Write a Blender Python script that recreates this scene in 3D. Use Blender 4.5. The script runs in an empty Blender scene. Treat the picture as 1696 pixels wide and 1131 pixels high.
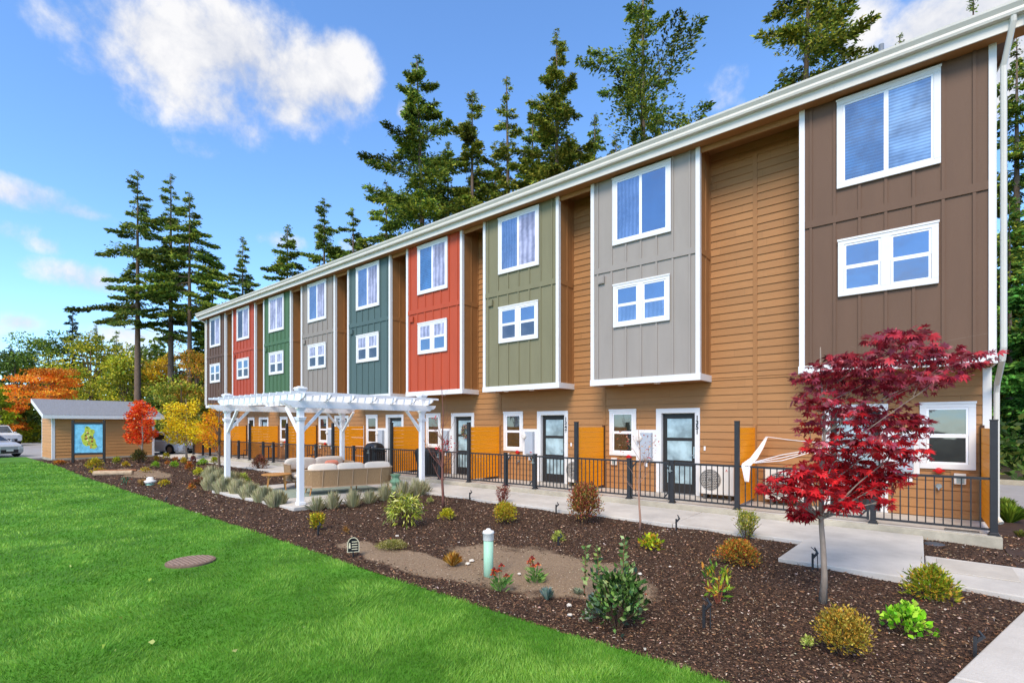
import bpy, math, random
import numpy as np
from math import sin, cos, radians, atan2, pi, sqrt, tan
from mathutils import Vector, Matrix

S = bpy.context.scene
C = S.collection
# ---------------------------------------------------------------- camera
TH = atan2(672, 822); HC = 1.76; FP = 822.0
cam = bpy.data.cameras.new('camera'); co = bpy.data.objects.new('camera', cam); C.objects.link(co)
co.location = (0, 0, HC); co.rotation_euler = (pi/2, 0, TH)
cam.sensor_width = 36; cam.lens = 36*FP/1696; cam.shift_y = 138.5/1696; cam.clip_end = 3000; cam.clip_start = 0.05
S.camera = co
FW = Vector((-sin(TH), cos(TH), 0)); RT = Vector((cos(TH), sin(TH), 0))
def gp(x, y, z=-0.15):
    """where a point of the ground seen in the survey picture stands in the place"""
    t = (HC-z)/((y-704)/FP); v = FW*t + RT*((x-848)/FP*t)
    return v.x, v.y, t
def dp(x, t):
    v = FW*t + RT*((x-848)/FP*t); return v.x, v.y
def hz(y, t): return HC + (704-y)/FP*t

# ---------------------------------------------------------------- light
SUN_AZ = radians(163); SUN_EL = radians(44)   # azimuth clockwise from +Y
w = bpy.data.worlds.new('World'); S.world = w; w.use_nodes = True
nt = w.node_tree; nt.nodes.clear()
def N(t, k, **kw):
    n = t.nodes.new(k)
    for a, b in kw.items(): setattr(n, a, b)
    return n
wo = N(nt, 'ShaderNodeOutputWorld'); bg = N(nt, 'ShaderNodeBackground')
sky = N(nt, 'ShaderNodeTexSky', sky_type='NISHITA', sun_disc=False)
sky.sun_elevation = SUN_EL; sky.sun_rotation = SUN_AZ; sky.altitude = 50; sky.air_density = 1.0; sky.dust_density = 0.1; sky.ozone_density = 2.0
hs = N(nt, 'ShaderNodeHueSaturation'); hs.inputs['Saturation'].default_value = 1.0; hs.inputs['Value'].default_value = 1.0
nt.links.new(sky.outputs[0], hs.inputs['Color'])
tint = N(nt, 'ShaderNodeMix', data_type='RGBA', blend_type='MULTIPLY'); tint.inputs[0].default_value = 1
nt.links.new(hs.outputs[0], tint.inputs[6]); tint.inputs[7].default_value = (0.70, 0.91, 1.12, 1)
tc = N(nt, 'ShaderNodeTexCoord')
def mth(t, op, a, b=None, c=None, clamp=False):
    n = N(t, 'ShaderNodeMath', operation=op); n.use_clamp = clamp
    for i, v in enumerate((a, b, c)):
        if v is None: continue
        if isinstance(v, (int, float)): n.inputs[i].default_value = v
        else: t.links.new(v, n.inputs[i])
    return n.outputs[0]
def wnoise(scale, detail, rough=0.55, dist=0.0, off=(0, 0, 0), zs=1.0):
    mp = N(nt, 'ShaderNodeMapping'); mp.inputs['Location'].default_value = off; mp.inputs['Scale'].default_value = (1, 1, zs)
    nt.links.new(tc.outputs['Generated'], mp.inputs[0])
    n = N(nt, 'ShaderNodeTexNoise'); n.inputs['Scale'].default_value = scale; n.inputs['Detail'].default_value = detail
    n.inputs['Roughness'].default_value = rough; n.inputs['Distortion'].default_value = dist
    nt.links.new(mp.outputs[0], n.inputs[0]); return n.outputs[0]
sep = N(nt, 'ShaderNodeSeparateXYZ'); nt.links.new(tc.outputs['Generated'], sep.inputs[0])
az = mth(nt, 'ARCTAN2', sep.outputs[0], sep.outputs[1]); el = mth(nt, 'ARCSINE', sep.outputs[2])
n1 = wnoise(11, 9, 0.60, 0.1); n2 = wnoise(2.6, 5, 0.5, 0.0, (3.1, 1.7, 0.4)); n3 = wnoise(3.2, 6, 0.6, 0.2, (7, 2, 5), 2.2)
nz = mth(nt, 'ADD', mth(nt, 'MULTIPLY', mth(nt, 'SUBTRACT', n1, 0.5), 4.2), mth(nt, 'MULTIPLY', mth(nt, 'SUBTRACT', n2, 0.5), 0.9))
# clouds: direction (read off the picture once), half sizes in radians, density
CL = [(175, 62, .05, .03, .5), (215, 110, .06, .05, .7), (290, 85, .085, .06, 1.15), (385, 85, .11, .065, 1.25), (330, 160, .11, .05, .9), (470, 130, .12, .08, 1.1), (560, 125, .065, .055, 1.3), (545, 165, .07, .04, 1.0), (400, 218, .05, .025, .6), (335, 246, .03, .016, .45), (120, 50, .05, .02, .4),
      (30, 322, .07, .024, 1.0), (90, 342, .07, .014, .9), (15, 382, .04, .02, .6), (78, 406, .03, .014, .7), (125, 455, .06, .022, .9), (165, 468, .08, .02, 1.0), (110, 400, .03, .01, .4), (36, 535, .03, .017, 1.0), (2, 545, .02, .014, .7), (165, 545, .05, .014, .7), (215, 553, .06, .02, .9), (270, 590, .06, .02, .6),
      (1440, 45, .035, .045, .9), (1545, 55, .07, .05, 1.3), (1620, 30, .09, .06, 1.2), (1665, 110, .06, .06, 1.1), (668, 182, .012, .014, .6), (600, 412, .04, .016, .8), (470, 400, .04, .014, .6), (700, 400, .04, .03, .5), (1205, 150, .03, .025, .3)]
acc = None
for (px, py, ra, re, dn) in CL:
    v = FW + RT*((px-848)/FP); v.z = (704-py)/FP; v.normalize()
    a0 = atan2(v.x, v.y); e0 = math.asin(v.z)
    dx = mth(nt, 'DIVIDE', mth(nt, 'SUBTRACT', az, a0), ra/max(cos(e0), .3)); dy = mth(nt, 'DIVIDE', mth(nt, 'SUBTRACT', el, e0), re)
    r2 = mth(nt, 'ADD', mth(nt, 'MULTIPLY', dx, dx), mth(nt, 'MULTIPLY', dy, dy))
    m = mth(nt, 'MULTIPLY', mth(nt, 'SUBTRACT', 1.0, mth(nt, 'MULTIPLY', r2, 0.7)), dn)
    acc = m if acc is None else mth(nt, 'SMOOTH_MAX', acc, m, 0.15)
cm = mth(nt, 'ADD', acc, mth(nt, 'MULTIPLY', nz, 0.75))
mr = N(nt, 'ShaderNodeMapRange', interpolation_type='SMOOTHSTEP'); mr.inputs['From Min'].default_value = 0.0; mr.inputs['From Max'].default_value = 1.15
nt.links.new(cm, mr.inputs['Value'])
mask = mth(nt, 'MULTIPLY', mr.outputs[0], 0.95)
# unseen clouds added behind the camera and overhead for whiter fill light
back = mth(nt, 'MULTIPLY', mth(nt, 'SUBTRACT', n3, 0.50), 3.0, clamp=True)
behind = mth(nt, 'MULTIPLY', mth(nt, 'ADD', mth(nt, 'MULTIPLY', sep.outputs[1], -1.0), 0.05), 4.0, clamp=True)
over = mth(nt, 'MULTIPLY', mth(nt, 'SUBTRACT', sep.outputs[2], 0.70), 8.0, clamp=True)
mask = mth(nt, 'MAXIMUM', mask, mth(nt, 'MAXIMUM', mth(nt, 'MULTIPLY', back, behind), mth(nt, 'MULTIPLY', over, 0.92)))
ccol = N(nt, 'ShaderNodeMix', data_type='RGBA'); ccol.inputs[6].default_value = (2.25, 2.36, 2.68, 1); ccol.inputs[7].default_value = (3.5, 3.45, 3.42, 1)
nt.links.new(mth(nt, 'MULTIPLY', mth(nt, 'ADD', mth(nt, 'MULTIPLY', mth(nt, 'SUBTRACT', n1, 0.45), 4.2), 0.35), 1.0, clamp=True), ccol.inputs[0])
cmix = N(nt, 'ShaderNodeMix', data_type='RGBA'); nt.links.new(mask, cmix.inputs[0]); nt.links.new(tint.outputs[2], cmix.inputs[6]); nt.links.new(ccol.outputs[2], cmix.inputs[7])
nt.links.new(cmix.outputs[2], bg.inputs[0]); bg.inputs[1].default_value = 0.15
nt.links.new(bg.outputs[0], wo.inputs[0])
sl = bpy.data.lights.new('sun', 'SUN'); sl.energy = 2.0; sl.angle = radians(26); sl.color = (1, .86, .70)
so = bpy.data.objects.new('sun', sl); C.objects.link(so); so.location = (0, -20, 40)
sd = Vector((sin(SUN_AZ)*cos(SUN_EL), cos(SUN_AZ)*cos(SUN_EL), sin(SUN_EL)))
so.rotation_euler = sd.to_track_quat('Z', 'Y').to_euler()
S.view_settings.view_transform = 'Standard'; S.view_settings.look = 'None'; S.view_settings.gamma = 1; S.view_settings.exposure = 0.95

# ---------------------------------------------------------------- materials
def lin(h):
    h = h.lstrip('#'); r = []
    for i in (0, 2, 4):
        c = int(h[i:i+2], 16)/255; r.append(c/12.92 if c <= .04045 else ((c+.055)/1.055)**2.4)
    return tuple(r)
MC = {}
def mat(name, col, rough=.7, var=.12, scale=6, stretch=(1, 1, 1), bump=.0, bscale=None, spec=.3, metal=0, detail=6):
    if name in MC: return MC[name]
    if isinstance(col, str): col = lin(col)
    m = bpy.data.materials.new(name); m.use_nodes = True; t = m.node_tree; p = t.nodes['Principled BSDF']
    p.inputs['Roughness'].default_value = rough; p.inputs['Specular IOR Level'].default_value = spec; p.inputs['Metallic'].default_value = metal
    tcn = N(t, 'ShaderNodeTexCoord'); mp = N(t, 'ShaderNodeMapping'); mp.inputs['Scale'].default_value = stretch
    t.links.new(tcn.outputs['Object'], mp.inputs[0])
    no = N(t, 'ShaderNodeTexNoise'); no.inputs['Scale'].default_value = scale; no.inputs['Detail'].default_value = detail; no.inputs['Roughness'].default_value = .62
    t.links.new(mp.outputs[0], no.inputs[0])
    rr = N(t, 'ShaderNodeMapRange'); rr.inputs['From Min'].default_value = .3; rr.inputs['From Max'].default_value = .7
    rr.inputs['To Min'].default_value = 1-var; rr.inputs['To Max'].default_value = 1+var; t.links.new(no.outputs[0], rr.inputs['Value'])
    mx = N(t, 'ShaderNodeVectorMath', operation='SCALE'); mx.inputs[0].default_value = col; t.links.new(rr.outputs[0], mx.inputs['Scale'])
    t.links.new(mx.outputs[0], p.inputs['Base Color'])
    if bump:
        b = N(t, 'ShaderNodeBump'); b.inputs['Strength'].default_value = min(1, bump); b.inputs['Distance'].default_value = .01
        if bscale:
            n2 = N(t, 'ShaderNodeTexNoise'); n2.inputs['Scale'].default_value = bscale; n2.inputs['Detail'].default_value = 5; t.links.new(mp.outputs[0], n2.inputs[0]); t.links.new(n2.outputs[0], b.inputs['Height'])
        else: t.links.new(no.outputs[0], b.inputs['Height'])
        t.links.new(b.outputs[0], p.inputs['Normal'])
    MC[name] = m; return m
def leafmat(name, trans=.3, rough=.55, spec=.25):
    if name in MC: return MC[name]
    m = bpy.data.materials.new(name); m.use_nodes = True; t = m.node_tree; p = t.nodes['Principled BSDF']
    a = N(t, 'ShaderNodeAttribute', attribute_name='col'); t.links.new(a.outputs['Color'], p.inputs['Base Color'])
    p.inputs['Roughness'].default_value = rough; p.inputs['Specular IOR Level'].default_value = spec
    tr = N(t, 'ShaderNodeBsdfTranslucent'); t.links.new(a.outputs['Color'], tr.inputs[0])
    mx = N(t, 'ShaderNodeMixShader'); mx.inputs[0].default_value = trans
    t.links.new(p.outputs[0], mx.inputs[1]); t.links.new(tr.outputs[0], mx.inputs[2]); t.links.new(mx.outputs[0], t.nodes['Material Output'].inputs[0])
    MC[name] = m; return m
def glassmat(name, col, refl=.5, rough=.03, stripes=0, wav=.0):
    if name in MC: return MC[name]
    m = bpy.data.materials.new(name); m.use_nodes = True; t = m.node_tree; t.nodes.remove(t.nodes['Principled BSDF'])
    d = N(t, 'ShaderNodeBsdfDiffuse'); g = N(t, 'ShaderNodeBsdfGlossy'); g.inputs['Roughness'].default_value = rough; g.inputs[0].default_value = (.47, .50, .58, 1)
    mx = N(t, 'ShaderNodeMixShader'); mx.inputs[0].default_value = refl
    tcn = N(t, 'ShaderNodeTexCoord'); no = N(t, 'ShaderNodeTexNoise'); no.inputs['Scale'].default_value = 3.0; no.inputs['Detail'].default_value = 3
    mp = N(t, 'ShaderNodeMapping'); t.links.new(tcn.outputs['Object'], mp.inputs[0]); t.links.new(mp.outputs[0], no.inputs[0])
    rr = N(t, 'ShaderNodeMapRange'); rr.inputs['From Min'].default_value = .35; rr.inputs['From Max'].default_value = .65; rr.inputs['To Min'].default_value = .55; rr.inputs['To Max'].default_value = 1.25
    t.links.new(no.outputs[0], rr.inputs['Value']); fac = rr.outputs[0]
    if stripes:
        wv = N(t, 'ShaderNodeTexWave', bands_direction='Z' if stripes > 0 else 'X'); wv.inputs['Scale'].default_value = abs(stripes); wv.inputs['Distortion'].default_value = wav
        t.links.new(tcn.outputs['Object'], wv.inputs[0]); fac = mth(t, 'MULTIPLY', fac, mth(t, 'ADD', mth(t, 'MULTIPLY', wv.outputs[1], .5), .6))
    sc = N(t, 'ShaderNodeVectorMath', operation='SCALE'); sc.inputs[0].default_value = lin(col) if isinstance(col, str) else col; t.links.new(fac, sc.inputs['Scale']); t.links.new(sc.outputs[0], d.inputs[0])
    b = N(t, 'ShaderNodeBump'); b.inputs['Strength'].default_value = .35; b.inputs['Distance'].default_value = .01; n2 = N(t, 'ShaderNodeTexNoise'); n2.inputs['Scale'].default_value = 2.2
    t.links.new(mp.outputs[0], n2.inputs[0]); t.links.new(n2.outputs[0], b.inputs['Height']); t.links.new(b.outputs[0], g.inputs['Normal'])
    t.links.new(d.outputs[0], mx.inputs[1]); t.links.new(g.outputs[0], mx.inputs[2]); t.links.new(mx.outputs[0], t.nodes['Material Output'].inputs[0])
    MC[name] = m; return m

# ---------------------------------------------------------------- mesh helpers
class MB:
    def __init__(s): s.v = []; s.f = []
    def quad(s, *p):
        i = len(s.v); s.v += [tuple(q) for q in p]; s.f.append(tuple(range(i, i+len(p))))
    def box(s, x0, x1, y0, y1, z0, z1):
        i = len(s.v); s.v += [(x, y, z) for z in (z0, z1) for y in (y0, y1) for x in (x0, x1)]
        for f in ((0, 2, 3, 1), (4, 5, 7, 6), (0, 1, 5, 4), (2, 6, 7, 3), (0, 4, 6, 2), (1, 3, 7, 5)): s.f.append(tuple(i+k for k in f))
        return s
    def bar(s, a, b, wd, ht, up=(0, 0, 1)):
        a = Vector(a); b = Vector(b); d = (b-a).normalized(); u = Vector(up)
        r = d.cross(u);
        if r.length < 1e-4: r = d.cross(Vector((1, 0, 0)))
        r.normalize(); u = r.cross(d).normalized(); i = len(s.v)
        for p in (a, b):
            for (k, l) in ((-1, -1), (1, -1), (1, 1), (-1, 1)): s.v.append(tuple(p+r*k*wd/2+u*l*ht/2))
        for f in ((0, 1, 2, 3), (7, 6, 5, 4), (0, 4, 5, 1), (1, 5, 6, 2), (2, 6, 7, 3), (3, 7, 4, 0)): s.f.append(tuple(i+k for k in f))
        return s
    def tube(s, pts, rs, n=8, cap=True):
        if isinstance(rs, (int, float)): rs = [rs]*len(pts)
        pts = [Vector(p) for p in pts]; i0 = len(s.v); pr = None
        for k, p in enumerate(pts):
            d = (pts[min(k+1, len(pts)-1)]-pts[max(k-1, 0)]).normalized()
            if pr is None: pr = d.orthogonal().normalized()
            r = (pr-d*pr.dot(d)).normalized(); pr = r; u = d.cross(r)
            for j in range(n):
                t = 2*pi*j/n; s.v.append(tuple(p+(r*cos(t)+u*sin(t))*rs[k]))
        for k in range(len(pts)-1):
            for j in range(n):
                a = i0+k*n+j; b = i0+k*n+(j+1) % n; s.f.append((a, b, b+n, a+n))
        if cap:
            s.f.append(tuple(i0+j for j in reversed(range(n)))); s.f.append(tuple(i0+(len(pts)-1)*n+j for j in range(n)))
        return s
    def lathe(s, cx, cy, prof, n=20, axis='z'):
        i0 = len(s.v)
        for (r, h) in prof:
            for j in range(n):
                t = 2*pi*j/n
                if axis == 'z': s.v.append((cx+r*cos(t), cy+r*sin(t), h))
                else: s.v.append((cx+r*cos(t), h, cy+r*sin(t)))
        for k in range(len(prof)-1):
            for j in range(n):
                a = i0+k*n+j; b = i0+k*n+(j+1) % n; s.f.append((a, b, b+n, a+n) if axis == 'z' else (b, a, a+n, b+n))
        s.f.append(tuple(i0+j for j in reversed(range(n)))); s.f.append(tuple(i0+(len(prof)-1)*n+j for j in range(n)))
        return s
    def prism(s, poly, z0, z1):
        """poly: list of (x,y)"""
        n = len(poly); i = len(s.v); s.v += [(x, y, z0) for x, y in poly]+[(x, y, z1) for x, y in poly]
        s.f.append(tuple(i+k for k in reversed(range(n)))); s.f.append(tuple(i+n+k for k in range(n)))
        for k in range(n): s.f.append((i+k, i+(k+1) % n, i+n+(k+1) % n, i+n+k))
        return s
    def extr(s, prof, x0, x1):
        """prof: list of (y,z) swept along x"""
        n = len(prof); i = len(s.v); s.v += [(x0, y, z) for y, z in prof]+[(x1, y, z) for y, z in prof]
        s.f.append(tuple(i+k for k in range(n))); s.f.append(tuple(i+n+k for k in reversed(range(n))))
        for k in range(n): s.f.append((i+(k+1) % n, i+k, i+n+k, i+n+(k+1) % n))
        return s
    def build(s, name, m, parent=None, smooth=False, bevel=0):
        o_ = (0, 0, 0)
        if parent is not None:
            r = parent
            while r.parent: r = r.parent
            o_ = r.location
        me = bpy.data.meshes.new(name); me.from_pydata([(v[0]-o_[0], v[1]-o_[1], v[2]-o_[2]) for v in s.v], [], s.f)
        if smooth: me.polygons.foreach_set('use_smooth', [True]*len(me.polygons))
        me.materials.append(m); o = bpy.data.objects.new(name, me); C.objects.link(o)
        if parent is not None: o.parent = parent
        if bevel:
            b = o.modifiers.new('bevel', 'BEVEL'); b.width = bevel; b.segments = 2; b.limit_method = 'ANGLE'
        return o
def thing(name, label, cat, loc=(0, 0, 0), rz=0, group=None):
    o = bpy.data.objects.new(name, None); C.objects.link(o); o.location = loc; o.rotation_euler = (0, 0, rz); o.empty_display_size = .2
    o['label'] = label; o['category'] = cat
    if group: o['group'] = group
    return o
def tag(o, label, cat, group=None):
    o['label'] = label; o['category'] = cat
    if group: o['group'] = group
    return o
def kind(o, k='structure', label=None):
    o['kind'] = k
    if label: o['label'] = label
    return o
def npmesh(name, V, nv, m, parent=None, col=None, smooth=False):
    """V: (F*nv,3) array of separate faces with nv corners; col (F,3)"""
    if parent is not None:
        r = parent
        while r.parent: r = r.parent
        V = V-np.array(r.location)
    F = len(V)//nv; me = bpy.data.meshes.new(name); me.vertices.add(F*nv); me.vertices.foreach_set('co', V.astype(np.float32).ravel())
    me.loops.add(F*nv); me.loops.foreach_set('vertex_index', np.arange(F*nv, dtype=np.int32))
    me.polygons.add(F); me.polygons.foreach_set('loop_start', np.arange(F, dtype=np.int32)*nv); me.polygons.foreach_set('loop_total', np.full(F, nv, dtype=np.int32))
    if col is not None:
        a = me.color_attributes.new('col', 'FLOAT_COLOR', 'POINT'); cc = np.ones((F*nv, 4), np.float32); cc[:, :3] = np.repeat(col, nv, 0); a.data.foreach_set('color', cc.ravel())
    me.update(calc_edges=True); me.materials.append(m); o = bpy.data.objects.new(name, me); C.objects.link(o)
    if parent is not None: o.parent = parent
    return o
def unit(a): return a/np.maximum(np.linalg.norm(a, axis=1, keepdims=True), 1e-9)
def leaves(P, D, L, W, rng, fold=.0):
    """one kite-shaped leaf per point P growing along D"""
    n = len(P); D = unit(D); R = unit(np.cross(D, rng.normal(size=(n, 3)))); U = np.cross(R, D)
    L = np.broadcast_to(L, n)[:, None]; W = np.broadcast_to(W, n)[:, None]
    V = np.stack([P, P+D*L*.45+R*W*.5+U*W*fold, P+D*L, P+D*L*.45-R*W*.5+U*W*fold], 1)
    return V.reshape(-1, 3)
def palette(n, cols, rng, jit=.18):
    cols = np.array([lin(c) if isinstance(c, str) else c for c in cols]); c = cols[rng.integers(0, len(cols), n)]
    return np.clip(c*(1+rng.normal(size=(n, 1))*jit)*(1+rng.normal(size=(n, 3))*.05), .002, 1)
def inpoly(X, Y, poly):
    r = np.zeros(len(X), bool); n = len(poly); j = n-1
    for i in range(n):
        xi, yi = poly[i]; xj, yj = poly[j]
        c = ((yi > Y) != (yj > Y)) & (X < (xj-xi)*(Y-yi)/((yj-yi) or 1e-9)+xi); r ^= c; j = i
    return r

# ---------------------------------------------------------------- palette of surfaces
TAN = '#b07a48'
M_side = mat('siding_paint', '#a47548', .6, .07, 3, (1, 8, 14), .25, 30)
def boards(m, ax=0, L=2.9):
    t = m.node_tree; p = t.nodes['Principled BSDF']; src = p.inputs['Base Color'].links[0].from_socket
    tcn = N(t, 'ShaderNodeTexCoord'); sp = N(t, 'ShaderNodeSeparateXYZ'); t.links.new(tcn.outputs['Object'], sp.inputs[0])
    row = mth(t, 'FLOOR', mth(t, 'DIVIDE', mth(t, 'ADD', sp.outputs[2], .001), .178)); wn = N(t, 'ShaderNodeTexWhiteNoise', noise_dimensions='1D'); t.links.new(row, wn.inputs['W'])
    u = mth(t, 'ADD', mth(t, 'DIVIDE', sp.outputs[ax], L), mth(t, 'MULTIPLY', wn.outputs[0], 7.0)); fr = mth(t, 'FRACT', u); jt = mth(t, 'LESS_THAN', fr, .0012)
    w2 = N(t, 'ShaderNodeTexWhiteNoise', noise_dimensions='2D'); cb = N(t, 'ShaderNodeCombineXYZ'); t.links.new(mth(t, 'FLOOR', u), cb.inputs[0]); t.links.new(row, cb.inputs[1]); t.links.new(cb.outputs[0], w2.inputs['Vector'])
    k = mth(t, 'MULTIPLY', mth(t, 'ADD', mth(t, 'MULTIPLY', w2.outputs[0], .13), .935), mth(t, 'SUBTRACT', 1.0, mth(t, 'MULTIPLY', jt, .55)))
    v = N(t, 'ShaderNodeVectorMath', operation='SCALE'); t.links.new(src, v.inputs[0]); t.links.new(k, v.inputs['Scale']); t.links.new(v.outputs[0], p.inputs['Base Color']); return m
boards(M_side)
M_sidep = mat('siding_trim_paint', '#9d6e42', .6, .06, 3, (1, 1, 1), .2, 40)
M_white = mat('white_trim_paint', '#dedddb', .5, .03, 2, bump=.05, bscale=30)
M_sash = mat('white_vinyl', '#efeff1', .35, .02, 2)
M_gut = mat('gutter_enamel', '#cfcbc0', .4, .05, 1.5)
M_blk = mat('black_powder_coat', '#2b2c2f', .45, .1, 8, spec=.4)
M_conc = mat('concrete', '#c9c3b9', .85, .10, 2.2, bump=.3, bscale=60)
def stains(m, amt=.16):
    t = m.node_tree; p = t.nodes['Principled BSDF']; src = p.inputs['Base Color'].links[0].from_socket; ge = N(t, 'ShaderNodeNewGeometry')
    n1_ = N(t, 'ShaderNodeTexNoise'); n1_.inputs['Scale'].default_value = .9; n1_.inputs['Detail'].default_value = 9; n1_.inputs['Roughness'].default_value = .68; t.links.new(ge.outputs['Position'], n1_.inputs[0])
    n2_ = N(t, 'ShaderNodeTexNoise'); n2_.inputs['Scale'].default_value = 70; n2_.inputs['Detail'].default_value = 2; t.links.new(ge.outputs['Position'], n2_.inputs[0])
    r_ = N(t, 'ShaderNodeMapRange'); r_.inputs['From Min'].default_value = .35; r_.inputs['From Max'].default_value = .62; r_.inputs['To Min'].default_value = 1-amt; r_.inputs['To Max'].default_value = 1.03; t.links.new(n1_.outputs[0], r_.inputs['Value'])
    k = mth(t, 'MULTIPLY', r_.outputs[0], mth(t, 'ADD', mth(t, 'MULTIPLY', n2_.outputs[0], .16), .92)); v = N(t, 'ShaderNodeVectorMath', operation='SCALE'); t.links.new(src, v.inputs[0]); t.links.new(k, v.inputs['Scale']); t.links.new(v.outputs[0], p.inputs['Base Color']); return m
stains(M_conc)
M_conce = mat('concrete_edge', '#b5ac98', .9, .16, 3, bump=.4, bscale=50)
stains(M_conce, .3)
M_roof = mat('roof_shingle', '#83868c', .9, .25, 9, (1, 3, 1), .5, 40)
M_dark = mat('dark_interior', (.01, .01, .012), .9, 0, 1)
M_screen = mat('stained_cedar', '#ffa00c', .5, .2, 2.2, (1, 14, 14), .3, 12)
M_door = mat('door_black', '#2d2a28', .4, .06, 5)
M_metal = mat('brushed_metal', '#b8b8b8', .3, .05, 8, metal=.9)
M_box = mat('meter_grey', '#a9b1ba', .45, .05, 4)
M_ac = mat('casing_cream', '#dcd7cf', .5, .04, 3)
M_grill = mat('grille_dark', '#57544f', .6, .1, 10)
M_red = mat('red_enamel', '#c01818', .4, .05, 5)
M_num = mat('black_numeral', '#15171c', .4, 0, 3)
G_door = glassmat('frosted_glass', '#a9bfc3', .16, .25)
G = {'sky': glassmat('pane_blue', '#1c3a5e', .52), 'curtain': glassmat('pane_curtain', '#b8b6cc', .22, .03, -1.6, 2.0), 'blind': glassmat('pane_blind', '#7fa3c8', .35, .03, 5.2, .4),
     'blind2': glassmat('pane_blind_dim', '#3f6f9e', .38, .03, 5.2, 1.2), 'dark': glassmat('pane_dim', '#45474c', .22), 'drape': glassmat('pane_drape', '#5b7196', .45, .03, -3.0, 3.0),
     'grnd': glassmat('pane_ground', '#2f332c', .30)}
COLS = {'brown': '#684f3e', 'grey': '#989088', 'olive': '#7c785c', 'red': '#b24c30', 'teal': '#506462', 'grey2': '#8e867e', 'green': '#4a6a4a', 'red2': '#aa4830', 'brown2': '#5f483a'}
M_bay = {k: mat('panel_'+k, v, .62, .05, 2, (2, 2, .4), .12, 60) for k, v in COLS.items()}

WY, BY = 12.5, 11.7
Z_SK0, Z_SK1, Z_BT = 2.81, 2.97, 8.46

def window(root, x0, x1, z0, z1, y, kd, panes=None, tw=.10):
    """trim + sash + glass; y is the wall face, room side is +y"""
    m = MB(); t = tw
    m.box(x0, x1, y-.035, y, z1-t, z1).box(x0, x1, y-.035, y, z0, z0+t).box(x0, x0+t, y-.035, y, z0+t, z1-t).box(x1-t, x1, y-.035, y, z0+t, z1-t)
    if kd == 'twin': xm = (x0+x1)/2; m.box(xm-.075, xm+.075, y-.035, y, z0+t, z1-t)
    m.box(x0-.012, x1+.012, y-.047, y-.0355, z1-.03, z1+.012)
    W = m.build('window', M_white, root, bevel=.004)
    def light(a, b, c, d, gm, dy=0):      # one framed light
        f = .035; q = MB(); yy = y-.022+dy
        q.box(a, b, yy, y-.002, d-f, d).box(a, b, yy, y-.002, c, c+f).box(a, a+f, yy, y-.002, c+f, d-f).box(b-f, b, yy, y-.002, c+f, d-f); q.build('sash', M_sash, W)
        MB().box(a+f-.002, b-f+.002, y-.012+dy*.5, y-.006+dy*.5, c+f-.002, d-f+.002).build('pane', gm, W)
    a, b, c, d = x0+t, x1-t, z0+t, z1-t
    if kd == 'slider':
        xm = (a+b)/2; light(a, xm, c, d, G[panes[0]], .004); light(xm, b, c, d, G[panes[1]])
    elif kd == 'twin':
        xm = (x0+x1)/2; zm = (c+d)/2
        for (p, q) in ((a, xm-.075), (xm+.075, b)):
            light(p, q, zm, d, G[panes[0]]); light(p+.004, q-.004, c, zm, G[panes[1]], .005)
    else:
        zm = (c+d)/2; light(a, b, zm, d, G[panes[0]]); light(a+.004, b-.004, c, zm, G[panes[1]], .005)
    return W

def lap(m, x0, x1, z0, z1, y, holes=(), ex=.178):
    k = math.floor(z0/ex)
    while k*ex < z1-1e-6:
        a = max(z0, k*ex); b = min(z1, (k+1)*ex); k += 1
        if b-a < .01: continue
        segs = [(x0, x1)]
        for (h0, h1, hz0, hz1) in holes:
            if a < hz1-.02 and b > hz0+.02:
                ns = []
                for (p, q) in segs:
                    if h0 > p: ns.append((p, min(q, h0)))
                    if h1 < q: ns.append((max(p, h1), q))
                segs = [s_ for s_ in ns if s_[1]-s_[0] > .01]
        for (p, q) in segs:
            m.quad((p, y-.024, a), (q, y-.024, a), (q, y-.003, b), (p, y-.003, b)); m.quad((p, y, a), (q, y, a), (q, y-.024, a), (p, y-.024, a))

def digits(root, txt, x, y, z, size, m):
    cu = bpy.data.curves.new('t', 'FONT'); cu.body = txt; cu.size = size; cu.extrude = .004; cu.align_x = 'CENTER'; cu.offset = .004; cu.space_line = .82
    o = bpy.data.objects.new('t', cu); C.objects.link(o); bpy.context.view_layer.update()
    me = bpy.data.meshes.new_from_object(o.evaluated_get(bpy.context.evaluated_depsgraph_get())); bpy.data.objects.remove(o)
    R = Matrix.Translation(Vector((x, y, z))-root.location) @ Matrix.Rotation(pi/2, 4, 'X'); me.transform(R)
    me.materials.clear(); me.materials.append(m); me.name = 'house_number'; ob = bpy.data.objects.new('house_number', me); C.objects.link(ob); ob.parent = root; return ob

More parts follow.
